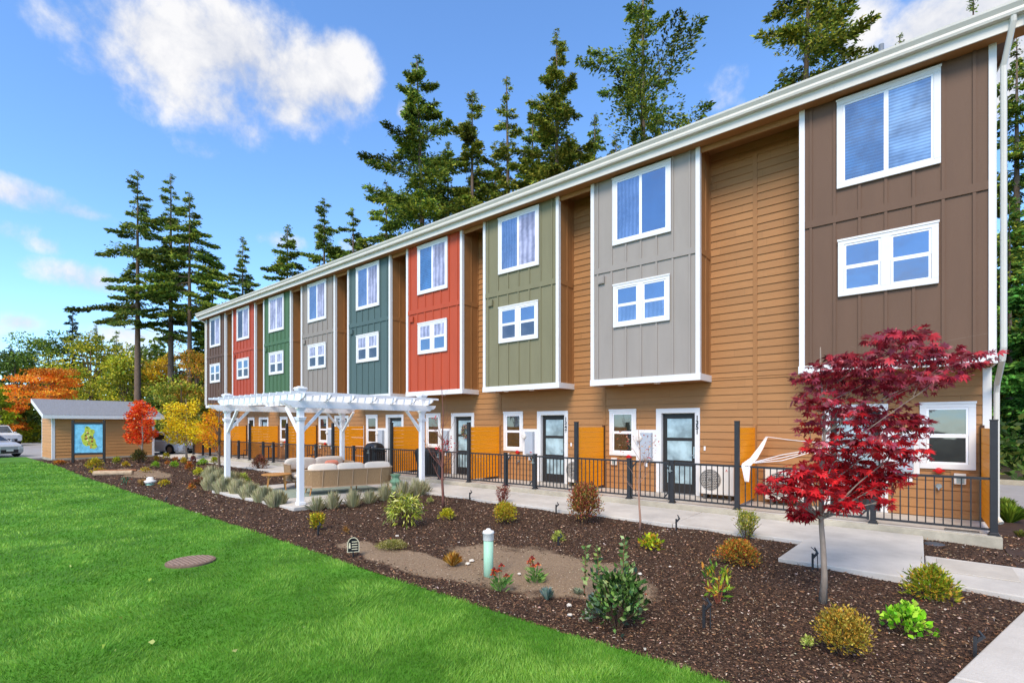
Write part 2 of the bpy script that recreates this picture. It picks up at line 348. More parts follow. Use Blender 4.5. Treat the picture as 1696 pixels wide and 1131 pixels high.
def townhouse(x0, x1, bx0, bx1, ck, label, big, small, gw, number=None, mirror=False, vent=True, end=False, left=False):
    root = thing('townhouse', label, 'townhouse', (x0, WY, 0), group='row of townhouses')
    cm_ = M_bay[ck]; fx = (lambda d: x1-d) if mirror else (lambda d: x0+d)
    def rng_(a, b): p, q = fx(a), fx(b); return min(p, q), max(p, q)
    dx0, dx1 = rng_(1.53, 2.66)                     # door casing
    if mirror: dx0, dx1 = x0+1.33, x0+2.46
    lx0, lx1 = dx0+.14, dx1-.12
    # body behind the cladding
    b = MB(); b.box(x0, x1, WY+.30, WY+10, 0, 8.35)
    b.box(x0, lx0, WY+.001, WY+.30, 0, 8.35).box(lx1, x1, WY+.001, WY+.30, 0, 8.35).box(lx0, lx1, WY+.001, WY+.30, 2.09, 8.35)
    b.build('wall', M_sidep, root)
    s = MB(); H_ = [(lx0, lx1, 0, 2.09)]
    lap(s, x0, x1, .02, 2.90, WY, H_); lap(s, x0, bx0, 2.90, 8.35, WY); lap(s, bx1, x1, 2.90, 8.35, WY)
    if end:
        # right end wall, lap boards facing +x
        k = 0
        while k*.178 < 8.3:
            a, c = k*.178+.02, min(8.35, (k+1)*.178+.02); s.quad((x1+.016, WY, a), (x1+.016, WY+10, a), (x1+.003, WY+10, c), (x1+.003, WY, c)); k += 1
    if left:
        k = 0
        while k*.178 < 8.3:
            a, c = k*.178+.02, min(8.35, (k+1)*.178+.02); s.quad((x0-.016, WY+10, a), (x0-.016, WY, a), (x0-.003, WY, c), (x0-.003, WY+10, c)); k += 1
    s.build('siding', M_side, root)
    t = MB(); t.box(x0-.045, x0+.045, WY-.03, WY-.017, .02, 8.1)
    if not end: pass
    t.build('seam_trim', M_sidep, root)
    if end or left:
        c = MB(); xe = x1 if end else x0; sg = 1 if end else -1
        for (za, zb) in ((.02, Z_SK0-.002),):
            c.box(min(xe-sg*.10, xe+sg*.02), max(xe-sg*.10, xe+sg*.02), WY-.028, WY-.001, za, zb); c.box(min(xe+sg*.0205, xe+sg*.001), max(xe+sg*.0205, xe+sg*.001), WY, WY+.1, za, 8.3)
        c.build('corner_trim', M_white, root)
    # bay
    p = MB(); p.box(bx0+.03, bx1-.03, BY+.012, BY+.05, Z_SK1, Z_BT); bay = p.build('bay_front', cm_, root)
    bt = MB(); ztop = Z_BT-.02; belt = (5.78, 5.93)
    xx = bx0+.19
    while xx < bx1-.12:
        bt.box(xx-.023, xx+.023, BY-.012, BY+.012, Z_SK1, belt[0]); bt.box(xx-.023, xx+.023, BY-.012, BY+.012, belt[1], ztop); xx += .408
    bt.box(bx0+.08, bx1-.08, BY-.018, BY+.012, belt[0], belt[1]); bt.box(bx0+.08, bx1-.08, BY-.007, BY+.012, ztop-.16, ztop)
    bt.build('batten', cm_, bay)
    for (xa, xb, o1, o2) in ((bx0+.002, bx0+.03, bx0-.012, bx0+.002), (bx1-.03, bx1-.002, bx1-.002, bx1+.012)):
        sd_ = MB()
        sd_.box(xa, xb, BY+.05, WY-.001, Z_SK1, Z_BT); sd_.box(o1, o2, BY+.42, BY+.47, Z_SK1, belt[0]-.001).box(o1, o2, BY+.42, BY+.47, belt[1]+.001, Z_BT); sd_.box(o1-.002 if o1 < bx0 else o1, o2+.002 if o1 > bx0 else o2, BY+.09, WY-.035, belt[0], belt[1])
        sd_.box(o1, o2, WY-.06, WY-.001, Z_SK1, belt[0]-.001).box(o1, o2, WY-.06, WY-.001, belt[1]+.001, Z_BT)
        sd_.build('bay_side', M_sidep, root)
    for (e, sg) in ((bx0, -1), (bx1, 1)):
        ct = MB(); a, c = sorted((e+sg*.014, e-sg*.085)); ct.box(a, c, BY-.024, BY+.0115, Z_SK1, Z_BT)
        a, c = sorted((e+sg*.014, e+sg*.0125)); ct.box(*sorted((e+sg*.0141, e-sg*.002)), BY+.0117, BY+.085, Z_SK1, Z_BT)
        ct.build('bay_corner_trim', M_white, root)
    sk = MB(); sk.box(bx0-.03, bx1+.03, BY-.03, BY-.005, Z_SK0, Z_SK1).box(bx0-.03, bx0-.005, BY-.005, WY-.017, Z_SK0, Z_SK1).box(bx1+.005, bx1+.03, BY-.005, WY-.017, Z_SK0, Z_SK1)
    sk.box(bx0-.005, bx1+.005, BY-.005, WY-.018, Z_SK1-.03, Z_SK1-.002)
    sk.build('bay_skirt', M_white, root, bevel=.003)
    so_ = MB().box(bx0-.004, bx1+.004, BY-.004, WY-.018, Z_SK0+.015, Z_SK0+.03).build('bay_soffit', M_sidep, root)
    for xl in (bx0+.75, bx0+1.75): MB().lathe(xl, BY+.22, [(.07, Z_SK0-.012), (.085, Z_SK0), (.085, Z_SK0+.014)], 14).build('soffit_light', M_sash, so_)
    if vent:
        v = MB(); a, z = bx0+.22, 5.50; v.box(a, a+.18, BY-.05, BY-.012, z, z+.2); v.build('vent_hood', cm_, root); MB().box(a+.03, a+.15, BY-.056, BY-.051, z+.02, z+.17).build('vent_flap', M_bay[ck], root)
    window(root, bx0+.64, bx0+2.20, 6.42, 8.16, BY-.0125, 'slider', big); window(root, bx0+.66, bx0+2.17, 4.29, 5.40, BY-.0125, 'twin', small)
    # recess headers
    hb = MB()
    if bx0-x0 > .06: hb.box(x0, bx0-.016, BY+.04, BY+.08, 8.10, 8.45)
    if x1-bx1 > .06: hb.box(bx1+.016, x1, BY+.04, BY+.08, 8.10, 8.45)
    if hb.v: hb.build('recess_header', M_side, root)
    # eave + roof
    ex1 = x1+.36 if end else x1; ex0 = x0-.55 if left else x0
    MB().box(ex0, ex1, 11.40, 11.425, 8.20, 8.42).build('fascia', M_gut, root)
    MB().extr([(11.399, 8.38), (11.30, 8.38), (11.285, 8.42), (11.30, 8.47), (11.255, 8.535), (11.25, 8.575), (11.262, 8.575), (11.262, 8.54), (11.399, 8.54)], ex0, ex1).build('gutter', M_gut, root)
    MB().box(ex0, ex1, 11.4255, BY+.06, 8.225, 8.245).build('eave_soffit', M_sidep, root)
    r = MB(); ye, yr, zr = 11.36, 17.5, 10.55; ze = 8.56; yb = 23.7; r.extr([(ye, ze), (ye, ze+.04), (yr, zr+.04), (yb, ze+.04), (yb, ze), (yr, zr)], ex0, ex1); rf = r.build('roof', M_roof, root)
    MB().extr([(ye+.1, 8.36), (ye+.1, 8.55), (yr, zr-.01), (yb-.1, 8.55), (yb-.1, 8.36)], x0, x1).build('gable_block', M_sidep, root)
    if end or left:
        q = MB(); xa, xb = (ex1-.03, ex1) if end else (ex0, ex0+.03)
        q.extr([(11.30, 8.30), (11.30, 8.56), (17.5, zr-.002), (23.6, 8.56), (23.6, 8.34), (17.5, zr-.24)], xa, xb); q.build('rake_board', M_gut, rf)
        q = MB(); xa, xb = (x1, ex1-.03) if end else (ex0+.03, x0); q.extr([(11.43, 8.36), (11.43, 8.38), (17.5, zr-.16), (23.5, 8.38), (23.5, 8.36), (17.5, zr-.18)], xa, xb); q.build('rake_soffit', mat('rake_brown', '#6b4a35', .7, .1, 4), rf)
    if end:
        d = MB(); X = x1+.11
        d.tube([(X+.07, 11.34, 8.42), (X+.07, 11.36, 8.30), (X-.02, 11.60, 7.75), (X-.02, 11.60, 7.6), (X-.02, 11.60, 3.05), (X-.03, 11.66, 2.86), (X-.03, 12.36, 2.50), (X-.03, 12.44, 2.35), (X-.03, 12.44, .12), (X+.02, 12.34, .02)], .043, 8)
        d.build('downspout', M_gut, root)
        MB().lathe(x0+2.35, 12.5, [(.045, 8.8), (.045, 9.45)], 12).build('vent_pipe', mat('vent_grey', '#7d828a', .6), rf)
    if left:
        d = MB(); d.tube([(x0-.45, 11.34, 8.42), (x0-.45, 11.36, 8.3), (x0-.05, 11.66, 8.02), (x0-.05, 11.66, 7.9), (x0-.05, 11.66, 3.0)], .04, 8); d.build('downspout', M_gut, root)
    # ground floor: window, meter board, door
    wx0, wx1 = rng_(.17, .97); wt = x0+2.95; 
    if mirror: wx0, wx1 = x0+2.95, x0+3.75
    window(root, wx0, wx1, .93, 2.19, WY-.018, 'hung', gw)
    mb0, mb1 = (dx1, wx0) if mirror else (wx1, dx0)
    bd = MB().box(mb0+.001, mb1-.001, WY-.042, WY-.017, .78, 1.64).build('meter_board', M_white, root)
    pn = MB().box(mb0+.16, mb1-.09, WY-.16, WY-.043, .86, 1.56).build('meter_cabinet', M_box, bd, bevel=.006)
    mt = MB(); cxm = mb0+.14; mt.lathe(cxm, 1.42, [(.105, WY-.044), (.105, WY-.11), (.085, WY-.12), (.085, WY-.19), (.06, WY-.205)], 18, 'y'); mt.box(cxm-.05, cxm+.05, WY-.1, WY-.044, 1.16, 1.31)
    mt.build('electric_meter', M_ac, bd, smooth=False); MB().box(mb1-.19, mb1-.11, WY-.163, WY-.161, .90, .925).build('warning_sticker', M_red, bd)
    dm = MB(); dm.box(dx0, lx0, WY-.045, WY-.001, .01, 2.19).box(lx1, dx1, WY-.045, WY-.001, .01, 2.19).box(lx0, lx1, WY-.045, WY-.001, 2.07, 2.19)
    dm.box(lx0-.03, lx0+.003, WY, WY+.14, .01, 2.08).box(lx1-.003, lx1+.03, WY, WY+.14, .01, 2.08).box(lx0, lx1, WY, WY+.14, 2.06, 2.085)
    dc = dm.build('door_casing', M_white, root, bevel=.003)
    dl = MB(); a, c = lx0+.004, lx1-.004; dl.box(a, c, WY+.09, WY+.12, .03, 2.058)
    for (za, zb) in ((.03, .27), (.72, .86), (1.36, 1.44), (1.93, 2.058)): dl.box(a+.11, c-.11, WY+.075, WY+.089, za, zb)
    dl.box(a, a+.11, WY+.075, WY+.089, .03, 2.058).box(c-.11, c, WY+.075, WY+.089, .03, 2.058)
    dr = dl.build('door', M_door, root)
    for (za, zb) in ((.27, .72), (.86, 1.36), (1.44, 1.93)): MB().box(a+.111, c-.111, WY+.081, WY+.088, za+.001, zb-.001).build('door_pane', G_door, dr)
    hx = c-.055; hd = MB(); hd.box(hx-.02, hx+.02, WY+.06, WY+.074, .93, 1.22); hd.tube([(hx, WY+.07, 1.0), (hx, WY+.03, 1.0), (hx-.12, WY+.028, 1.0)], .012, 8); hd.build('handle', M_metal, dr)
    MB().box(lx0, lx1, WY-.06, WY+.10, .002, .028).build('threshold', M_metal, dr)
    if number: digits(root, '\n'.join(number), (lx1+dx1)/2+.0, WY-.052, 1.90, .145, M_num)
    # small fittings
    bx_ = (dx1+.12) if not mirror else dx0-.12
    MB().box(bx_-.02, bx_+.02, WY-.045, WY-.017, 1.14, 1.24).build('doorbell', M_sash, root)
    ux = (wx0+wx1)/2
    u = MB(); u.box(dx0-.32 if not mirror else dx1+.30, dx0-.24 if not mirror else dx1+.38, WY-.05, WY-.017, .66, .80); u.build('wall_outlet', M_sash, root)
    vx = wx1-.2 if not mirror else wx0+.28
    v = MB(); v.lathe(vx, .90, [(.02, WY-.017), (.055, WY-.05), (.055, WY-.10), (.02, WY-.11)], 14, 'y'); v.box(vx-.09, vx+.09, WY-.075, WY-.06, .885, .91); v.build('water_shutoff', M_red, root)
    v = MB(); v.lathe(vx, .60, [(.05, WY-.018), (.05, WY-.03), (.02, WY-.03), (.02, WY-.08), (.04, WY-.08), (.04, WY-.09)], 10, 'y'); v.tube([(vx, WY-.06, .6), (vx, WY-.1, .53)], .015, 6); v.build('hose_bib', M_metal, root)
    gx = wx0+.15 if not mirror else wx1-.22
    v = MB().box(gx-.13, gx+.13, WY-.025, WY-.017, .60, .92).build('vent_backplate', M_sidep, root); MB().box(gx-.085, gx+.085, WY-.08, WY-.026, .66, .86).build('dryer_vent', M_ac, v, bevel=.008); MB().box(gx-.05, gx+.06, WY-.084, WY-.081, .68, .81).build('vent_opening', mat('vent_shade', '#8f9a98', .6), v)
    return root

PITCH = 3.84
UN = [('grey', 'light grey townhouse numbered 1351, second from the right', ('drape', 'sky'), ('sky', 'drape'), ('grnd', 'grnd'), '1351'),
      ('olive', 'olive green townhouse numbered 1349, between grey and red ones', ('drape', 'curtain'), ('sky', 'dark'), ('grnd', 'grnd'), '1349'),
      ('red', 'brick red townhouse with a wreath on its door, nearer of two reds', ('blind2', 'curtain'), ('curtain', 'sky'), ('grnd', 'grnd'), None),
      ('teal', 'blue-green slate townhouse right of the far light grey one', ('drape', 'curtain'), ('curtain', 'dark'), ('grnd', 'grnd'), None),
      ('grey2', 'farther light grey townhouse rising behind the white pergola', ('drape', 'curtain'), ('curtain', 'dark'), ('grnd', 'grnd'), None),
      ('green', 'forest green townhouse between far red and far grey ones', ('curtain', 'curtain'), ('curtain', 'dark'), ('grnd', 'grnd'), None),
      ('red2', 'farther brick red townhouse, second from the left end', ('dark', 'curtain'), ('sky', 'dark'), ('grnd', 'grnd'), None),
      ('brown2', 'dark brown townhouse at the far left end of the row', ('dark', 'curtain'), ('sky', 'dark'), ('grnd', 'grnd'), None)]
townhouse(-2.92, 1.02, -1.88, 1.02, 'brown', 'dark brown townhouse at the right end of the row, nearest', ('blind2', 'blind'), ('sky', 'sky'), ('grnd', 'grnd'), mirror=True, vent=False, end=True)
XB = [-2.92, -6.84]+[-10.71-PITCH*k for k in range(7)]
for i, (ck, lb, bg_, sm, gw, num) in enumerate(UN):
    x1, x0 = XB[i], XB[i+1]; off = .04 if i == 0 else -.02
    townhouse(x0, x1, x0+off, x0+off+2.87, ck, lb, bg_, sm, gw, num, vent=(i != 7), left=(i == 7))

# ---------------------------------------------------------------- ground
ED = [(-41.6, 4.62), (-37.2, 4.55), (-33.8, 4.52), (-30.2, 4.5), (-25.0, 4.22), (-20.3, 4.12), (-16.4, 4.06), (-14.8, 4.06), (-12, 4.0), (-9.9, 3.98), (-7.7, 3.93), (-6.1, 3.87), (-4.97, 3.84), (-3.6, 3.83), (-2.48, 3.83), (-1.69, 3.87), (-1.09, 3.85), (-.5, 3.7), (-.1, 3.3), (.1, 2.6), (.2, 0), (.3, -30)]
LAWN = ED+[(-44, -30)]
M_floor = mat('forest_floor', '#4b4230', .95, .4, .8, bump=.5, bscale=8)
g = MB().box(-260, 260, -120, 320, -.6, -.23).build('ground', M_floor); kind(g)
M_lawn = mat('lawn_turf', '#4c8020', .9, .35, 1.1, bump=.6, bscale=120)
l = MB(); l.prism(LAWN, -.2, -.15); kind(l.build('lawn', M_lawn))
# planting bed: a gently uneven sheet with a worn sandy patch
def bedmat():
    m = bpy.data.materials.new('bark_mulch'); m.use_nodes = True; t = m.node_tree; p = t.nodes['Principled BSDF']; p.inputs['Roughness'].default_value = .95; p.inputs['Specular IOR Level'].default_value = .15
    tcn = N(t, 'ShaderNodeTexCoord'); ge = N(t, 'ShaderNodeNewGeometry')
    vo = N(t, 'ShaderNodeTexVoronoi'); vo.inputs['Scale'].default_value = 55; t.links.new(ge.outputs['Position'], vo.inputs[0])
    sp = N(t, 'ShaderNodeSeparateColor'); t.links.new(vo.outputs['Color'], sp.inputs[0])
    cr = N(t, 'ShaderNodeValToRGB'); e = cr.color_ramp; e.elements[0].color = (*lin('#2a201a'), 1); e.elements[0].position = 0; e.elements[1].color = (*lin('#6e5442'), 1); e.elements[1].position = 1
    k = e.elements.new(.6); k.color = (*lin('#45342a'), 1); t.links.new(sp.outputs[0], cr.inputs[0])
    cs = N(t, 'ShaderNodeValToRGB'); e = cs.color_ramp; e.elements[0].color = (*lin('#6d5a48'), 1); e.elements[1].color = (*lin('#a58f76'), 1)
    no = N(t, 'ShaderNodeTexNoise'); no.inputs['Scale'].default_value = 30; no.inputs['Detail'].default_value = 6; t.links.new(ge.outputs['Position'], no.inputs[0]); t.links.new(no.outputs[0], cs.inputs[0])
    lo = N(t, 'ShaderNodeTexNoise'); lo.inputs['Scale'].default_value = 1.6; lo.inputs['Detail'].default_value = 7; t.links.new(ge.outputs['Position'], lo.inputs[0])
    s3 = N(t, 'ShaderNodeSeparateXYZ'); t.links.new(ge.outputs['Position'], s3.inputs[0]); best = None
    for (cx, cy, rx, ry) in PATCH:
        dx = mth(t, 'DIVIDE', mth(t, 'SUBTRACT', s3.outputs[0], cx), rx); dy = mth(t, 'DIVIDE', mth(t, 'SUBTRACT', s3.outputs[1], cy), ry)
        v = mth(t, 'SUBTRACT', 1.0, mth(t, 'ADD', mth(t, 'MULTIPLY', dx, dx), mth(t, 'MULTIPLY', dy, dy))); best = v if best is None else mth(t, 'MAXIMUM', best, v)
    v = mth(t, 'ADD', best, mth(t, 'MULTIPLY', mth(t, 'SUBTRACT', lo.outputs[0], .5), 2.0)); f = mth(t, 'MULTIPLY', v, 4.0, clamp=True)
    mx = N(t, 'ShaderNodeMix', data_type='RGBA'); t.links.new(f, mx.inputs[0]); t.links.new(cr.outputs[0], mx.inputs[6]); t.links.new(cs.outputs[0], mx.inputs[7]); t.links.new(mx.outputs[2], p.inputs['Base Color'])
    b = N(t, 'ShaderNodeBump'); b.inputs['Strength'].default_value = .8; b.inputs['Distance'].default_value = .012; t.links.new(vo.outputs['Distance'], b.inputs['Height']); t.links.new(b.outputs[0], p.inputs['Normal'])
    return m
PATCH = [(-3.9, 5.35, 1.75, 1.0), (-5.6, 4.55, 1.7, .38), (-24.2, 6.0, 3.0, .8)]
xs = np.arange(-37, 3.3, .1); ys = np.arange(3.4, 12.6, .1); XX, YY = np.meshgrid(xs, ys)
def hgt(X, Y):
    return .012*np.sin(X*2.1+Y)*np.cos(Y*2.7-X*.6)+.010*np.sin(X*5.3+1.2*np.sin(Y*4))+.008*np.cos(Y*7.1+X*3)
ZZ = -.165+hgt(XX, YY); ZZ[inpoly(XX.ravel(), YY.ravel(), LAWN).reshape(XX.shape)] -= .05
vv = np.stack([XX, YY, ZZ], 2).reshape(-1, 3); nx_ = len(xs); ny_ = len(ys)
ff = [(j*nx_+i, j*nx_+i+1, (j+1)*nx_+i+1, (j+1)*nx_+i) for j in range(ny_-1) for i in range(nx_-1)]
me = bpy.data.meshes.new('planting_bed'); me.from_pydata(vv.tolist(), [], ff); me.polygons.foreach_set('use_smooth', [True]*len(ff)); M_bed = bedmat(); me.materials.append(M_bed)
o = bpy.data.objects.new('planting_bed', me); C.objects.link(o); kind(o)
# concrete walks
def slab(name, poly, z1, z0=-.3, m=M_conc, bev=.012):
    b = MB(); b.prism(poly, z0, z1); o = b.build(name, m, bevel=bev); return kind(o)
slab('patio_slab', [(-34.6, 10.85), (1.03, 10.85), (1.03, 12.49), (-34.6, 12.49)], 0, m=M_conce)
slab('patio_surface', [(-34.55, 10.93), (.96, 10.93), (.96, 12.48), (-34.55, 12.48)], .004, -.02, M_conc, 0)
jx = [-1.34, -3.6, -5.9, -8.2, -10.5, -12.8, -15.1, -17.4, -19.7, -22, -24.3, -26.6, -28.9, -31.2, -33.5]
for a, b in zip(jx[:-1], jx[1:]):
    ya = 9.2 if a > -11 else 9.2+(-11-a)*.03; yb = 9.2 if b > -11 else 9.2+(-11-b)*.03
    slab('walkway', [(a-.006, 10.84), (b+.006, 10.84), (b+.006, yb), (a-.006, ya)], -.105)
slab('walkway', [(-1.33, 10.84), (-1.52, 7.76), (.07, 7.77), (.07, 10.84)], -.10)
slab('walkway', [(.082, 9.24), (.082, 7.77), (1.6, 7.62), (7, 7.3), (7, 9.15), (2, 9.2)], -.10)
slab('walkway', [(.2, 4.92), (-.42, 2.9), (-.9, 1.2), (2.6, 1.2), (3.2, 5.2)], -.11)
slab('walkway', [(.207, 4.945), (3.2, 5.22), (3.4, 7.34), (.93, 7.52)], -.11)
tag(MB().box(.2, .95, 8.35, 9.1, -.099, -.088).build('utility_lid', mat('lid_grey', '#bdb5a8', .8, .12, 3), bevel=.004), 'flat rectangular concrete utility lid set in the right walkway', 'utility lid')
slab('pavement_far', [(-33.49, 11.8), (-33.49, 9.9), (-36, 9.85), (-37.5, 10.1), (-37.5, 12.2)], -.11)
M_asph = mat('asphalt', '#a09e9e', .9, .12, 1.2, bump=.4, bscale=60)
slab('parking_lot', [(-37.6, 60), (-37.6, 9.95), (-39.9, 9.9), (-39.9, 4.64), (-41.61, 4.63), (-44.01, -30), (-120, -30), (-120, 60)], -.16, m=M_asph, bev=0)
slab('road', [(1.5, 17.0), (1.5, 22.6), (60, 22.6), (60, 15.5), (2.2, 15.4)], -.17, m=M_asph, bev=0)
slab('kerb', [(-5, 22.62), (60, 22.62), (60, 22.85), (-5, 22.85)], -.02, m=M_conce)
slab('pavement_right', [(1.75, 13.4), (2.6, 15.38), (60, 15.38), (60, 12.5), (2.3, 12.6)], -.10)
M_dirt = mat('garden_soil', '#46342a', .95, .4, 6, bump=.6, bscale=60)
slab('side_bed', [(1.05, 9.3), (6, 9.25), (6, 12.45), (2.3, 12.5), (1.7, 13.4), (2.1, 15.3), (1.6, 17), (1.05, 17)], -.165, m=M_dirt, bev=0)

# ---------------------------------------------------------------- railings, screens, heat pumps
FY = 11.0
def post(root, x, h, wd=.085):
    m = MB(); r = wd/2; m.box(x-r, x+r, FY-r, FY+r, .008, h); p = m.build('post', M_blk, root, bevel=.003)
    MB().box(x-r-.006, x+r+.006, FY-r-.006, FY+r+.006, h, h+.022).build('post_cap', M_blk, p, bevel=.004)
    b = MB(); b.lathe(x, FY, [(.085, .005), (.085, .018), (.066, .05), (.06, .055)], 4)
    # square base plate
    b = MB(); b.box(x-.075, x+.075, FY-.075, FY+.075, .005, .018).box(x-.058, x+.058, FY-.058, FY+.058, .018, .05); b.build('base_plate', M_blk, p, bevel=.006); return p
def panel(root, a, b, name='railing_panel'):
    m = MB(); m.box(a, b, FY-.02, FY+.02, .885, .925).box(a, b, FY-.016, FY+.016, .075, .11)
    n = max(2, round((b-a)/.116)); st = (b-a)/n
    for i in range(1, n): m.box(a+i*st-.009, a+i*st+.009, FY-.009, FY+.009, .11, .885)
    return m.build(name, M_blk, root)
WHERE = ['under the dark brown bay at the right end', 'below the light grey bay of number 1351', 'below the olive bay of number 1349', 'below the nearer brick red bay', 'below the blue-green bay, behind the pergola', 'below the farther grey bay, behind the pergola', 'below the green bay, behind the pergola', 'below the farther brick red bay', 'at the far left end of the row']
XB2 = [.94]+XB
for i in range(9):
    x1, x0 = XB2[i], XB2[i+1]
    r = thing('patio_railing', 'black metal baluster railing with gate, '+WHERE[i], 'railing', ((x0+x1)/2, FY, 0), group='black patio railings')
    if i == 0: pa, pb = -.62, -1.66
    else: pa, pb = x0+2.54, x0+1.48
    q = post(r, pa, .95); post(r, pb, .95)
    panel(r, pa+.0425, x1-.0425); panel(r, x0+.0425, pb-.0425); gt = panel(r, pb+.05, pa-.06, 'gate')
    MB().box(pb+.05, pb+.085, FY-.018, FY+.018, .06, .93).bar((pb+.07, FY, .75), (pb+.2, FY, .9), .014, .03).build('gate_stile', M_blk, gt)
    MB().box(pa-.095, pa-.06, FY-.018, FY+.018, .06, .93).bar((pa-.08, FY, .75), (pa-.2, FY, .9), .014, .03).bar((pa-.08, FY, .25), (pa-.2, FY, .1), .014, .03).build('gate_stile', M_blk, gt)
    MB().box(pa-.10, pa+.02, FY-.07, FY-.043, .72, .745).box(pa-.05, pa-.02, FY-.062, FY-.0435, .70, .84).build('latch', M_metal, gt)
SCW = ['at the right edge, beside the brown townhouse window', 'with a white hammock cloth hung over it', 'between the grey and olive townhouses, behind the reddish bush', 'between the olive and red townhouses, right of the wreath door', 'right of the pergola, behind the black grill cover', 'behind the back pergola post, with a wire rack before it', 'seen through the pergola, left of the front post', 'seen between the two left pergola posts', 'behind the bare orange-yellow tree', 'at the far left end behind the yellow trees']
for i, x in enumerate([.94]+XB):
    r = thing('privacy_screen', 'orange stained wood privacy screen '+SCW[i], 'privacy screen', (x, FY, 0), group='orange wood privacy screens')
    post(r, x, 1.83, .09); m = MB(); z = .09; rnd = random.Random(i); k = 0
    xc = x if i else x-.03
    while z < 1.7:
        t = .135; m.box(xc-.014, xc+.014+.0015*(k % 2), FY+.06+rnd.uniform(0, .006), WY-.09, z, z+t-.005); z += t; k += 1
    m.build('board_panel', M_screen, r)
    MB().box(xc-.03, xc+.03, WY-.088, WY-.03, .01, 1.76).build('wall_post', M_sidep if i % 2 else mat('dark_post', '#4a3020', .7), r)
def heat_pump(x0, label, badge=True):
    y = 12.05; x1 = x0+.80; z0, z1 = .13, .80
    r = thing('heat_pump', label, 'outdoor AC unit', ((x0+x1)/2, y+.15, 0), group='heat pumps on the patios')
    m = MB().box(x0, x1, y, y+.30, z0, z1).build('casing', M_ac, r, bevel=.015)
    MB().box(x0-.006, x1+.006, y-.008, y+.305, z1, z1+.02).build('top_cover', M_white, r, bevel=.006)
    q = MB(); cx, cz = x0+.27, (z0+z1)/2+.01; q.lathe(cx, cz, [(.245, y-.003), (.245, y-.012), (.23, y-.014), (.01, y-.006)], 32, 'y'); fan = q.build('fan_opening', M_grill, r)
    q = MB()
    for rr in (.235, .20, .165, .13, .095, .06):
        q.tube([(cx+rr*cos(a*pi/14), y-.018, cz+rr*sin(a*pi/14)) for a in range(29)], .0035, 4, False)
    for k in range(-5, 6): q.box(cx-.225*cos(k*.22), cx+.225*cos(k*.22), y-.024, y-.02, cz+k*.04-.003, cz+k*.04+.003)
    q.build('fan_guard', M_ac, fan)
    MB().box(x0+.56, x0+.563, y-.004, y-.0005, z0+.02, z1-.02).build('panel_seam', M_grill, r)
    if badge:
        q = MB(); bx, bz = x0+.64, z1-.10
        for (u, v) in ((0, .017), (-.015, -.009), (.015, -.009)): q.quad((bx+u-.013, y-.003, bz+v), (bx+u, y-.003, bz+v-.0165), (bx+u+.013, y-.003, bz+v), (bx+u, y-.003, bz+v+.0165)) if u == 0 else q.quad((bx+u-.011, y-.003, bz+v-.004), (bx+u+.004, y-.003, bz+v-.013), (bx+u+.011, y-.003, bz+v+.004), (bx+u-.004, y-.003, bz+v+.013))
        q.build('maker_mark', M_red, r)
    f = MB()
    for u in (.1, .68): f.box(x0+u, x0+u+.05, y+.03, y+.32, .006, z0)
    f.build('foot', M_grill, r)
    p = MB(); p.tube([(x1-.03, y+.25, .35), (x1+.06, y+.3, .35), (x1+.06, WY-.06, .35), (x1+.06, WY-.06, .9)], .022, 6); p.build('line_cover', M_ac, r)
heat_pump(-4.07, 'cream heat pump with round fan right of door 1351')
heat_pump(XB[1]-1.02, 'cream heat pump right of door 1349, by the tall post')
heat_pump(-2.62, 'cream heat pump behind the red Japanese maple branches')
for i in range(2, 8):
    heat_pump(XB[i]-1.02, 'cream heat pump '+['right of the wreath door', 'behind the pergola furniture, right of a white door', 'partly hidden by the nearest white pergola post', 'behind the railing under the green bay', 'behind the railing under the farther red bay', 'behind the yellow tree at the far left'][i-2], False)

# ---------------------------------------------------------------- pergola
PX0, PX1, PY0, PY1 = -15.30, -11.15, 5.84, 9.5; ZP = -.10
slab('pergola_pad', [(-15.62, 5.55), (-10.9, 5.55), (-10.9, 9.19), (-15.62, 9.33)], ZP)
pg = thing('pergola', 'white vinyl pergola with rafters and braces over the seating area', 'pergola', ((PX0+PX1)/2, (PY0+PY1)/2, ZP))
for (x, y) in ((PX0, PY0), (PX1, PY0), (PX0, PY1), (PX1, PY1)):
    h = .0635; m = MB().box(x-h, x+h, y-h, y+h, ZP+.001, 2.52); p = m.build('post', M_sash, pg, bevel=.006)
    for grp_ in (((.085, ZP+.002, ZP+.07),), ((.08, 1.86, 1.89), (.092, 1.89, 1.925), (.10, 1.925, 1.95)), ((.08, 2.11, 2.14), (.095, 2.14, 2.165))):
        c = MB()
        for (a, z0, z1) in grp_: c.box(x-a, x+a, y-a, y+a, z0, z1)
        c.build('collar', M_sash, p, bevel=.008)
    c = MB()
    for (a, z0, z1) in ((.072, 2.52, 2.54), (.085, 2.54, 2.57), (.105, 2.57, 2.60), (.12, 2.60, 2.625), (.105, 2.625, 2.645), (.06, 2.645, 2.665)): c.box(x-a, x+a, y-a, y+a, z0, z1)
    c.build('post_cap', M_sash, p, bevel=.006)
def tailed(x0, x1, z0, z1, cut):   # beam outline with scrolled tails
    return [(x0+cut*.9, z0), (x1-cut*.9, z0), (x1-cut*.65, z0+(z1-z0)*.28), (x1-cut*.35, z0+(z1-z0)*.34), (x1-cut*.1, z0+(z1-z0)*.62), (x1, z1-.01), (x1, z1), (x0, z1), (x0, z1-.01), (x0+cut*.1, z0+(z1-z0)*.62), (x0+cut*.35, z0+(z1-z0)*.34), (x0+cut*.65, z0+(z1-z0)*.28)]
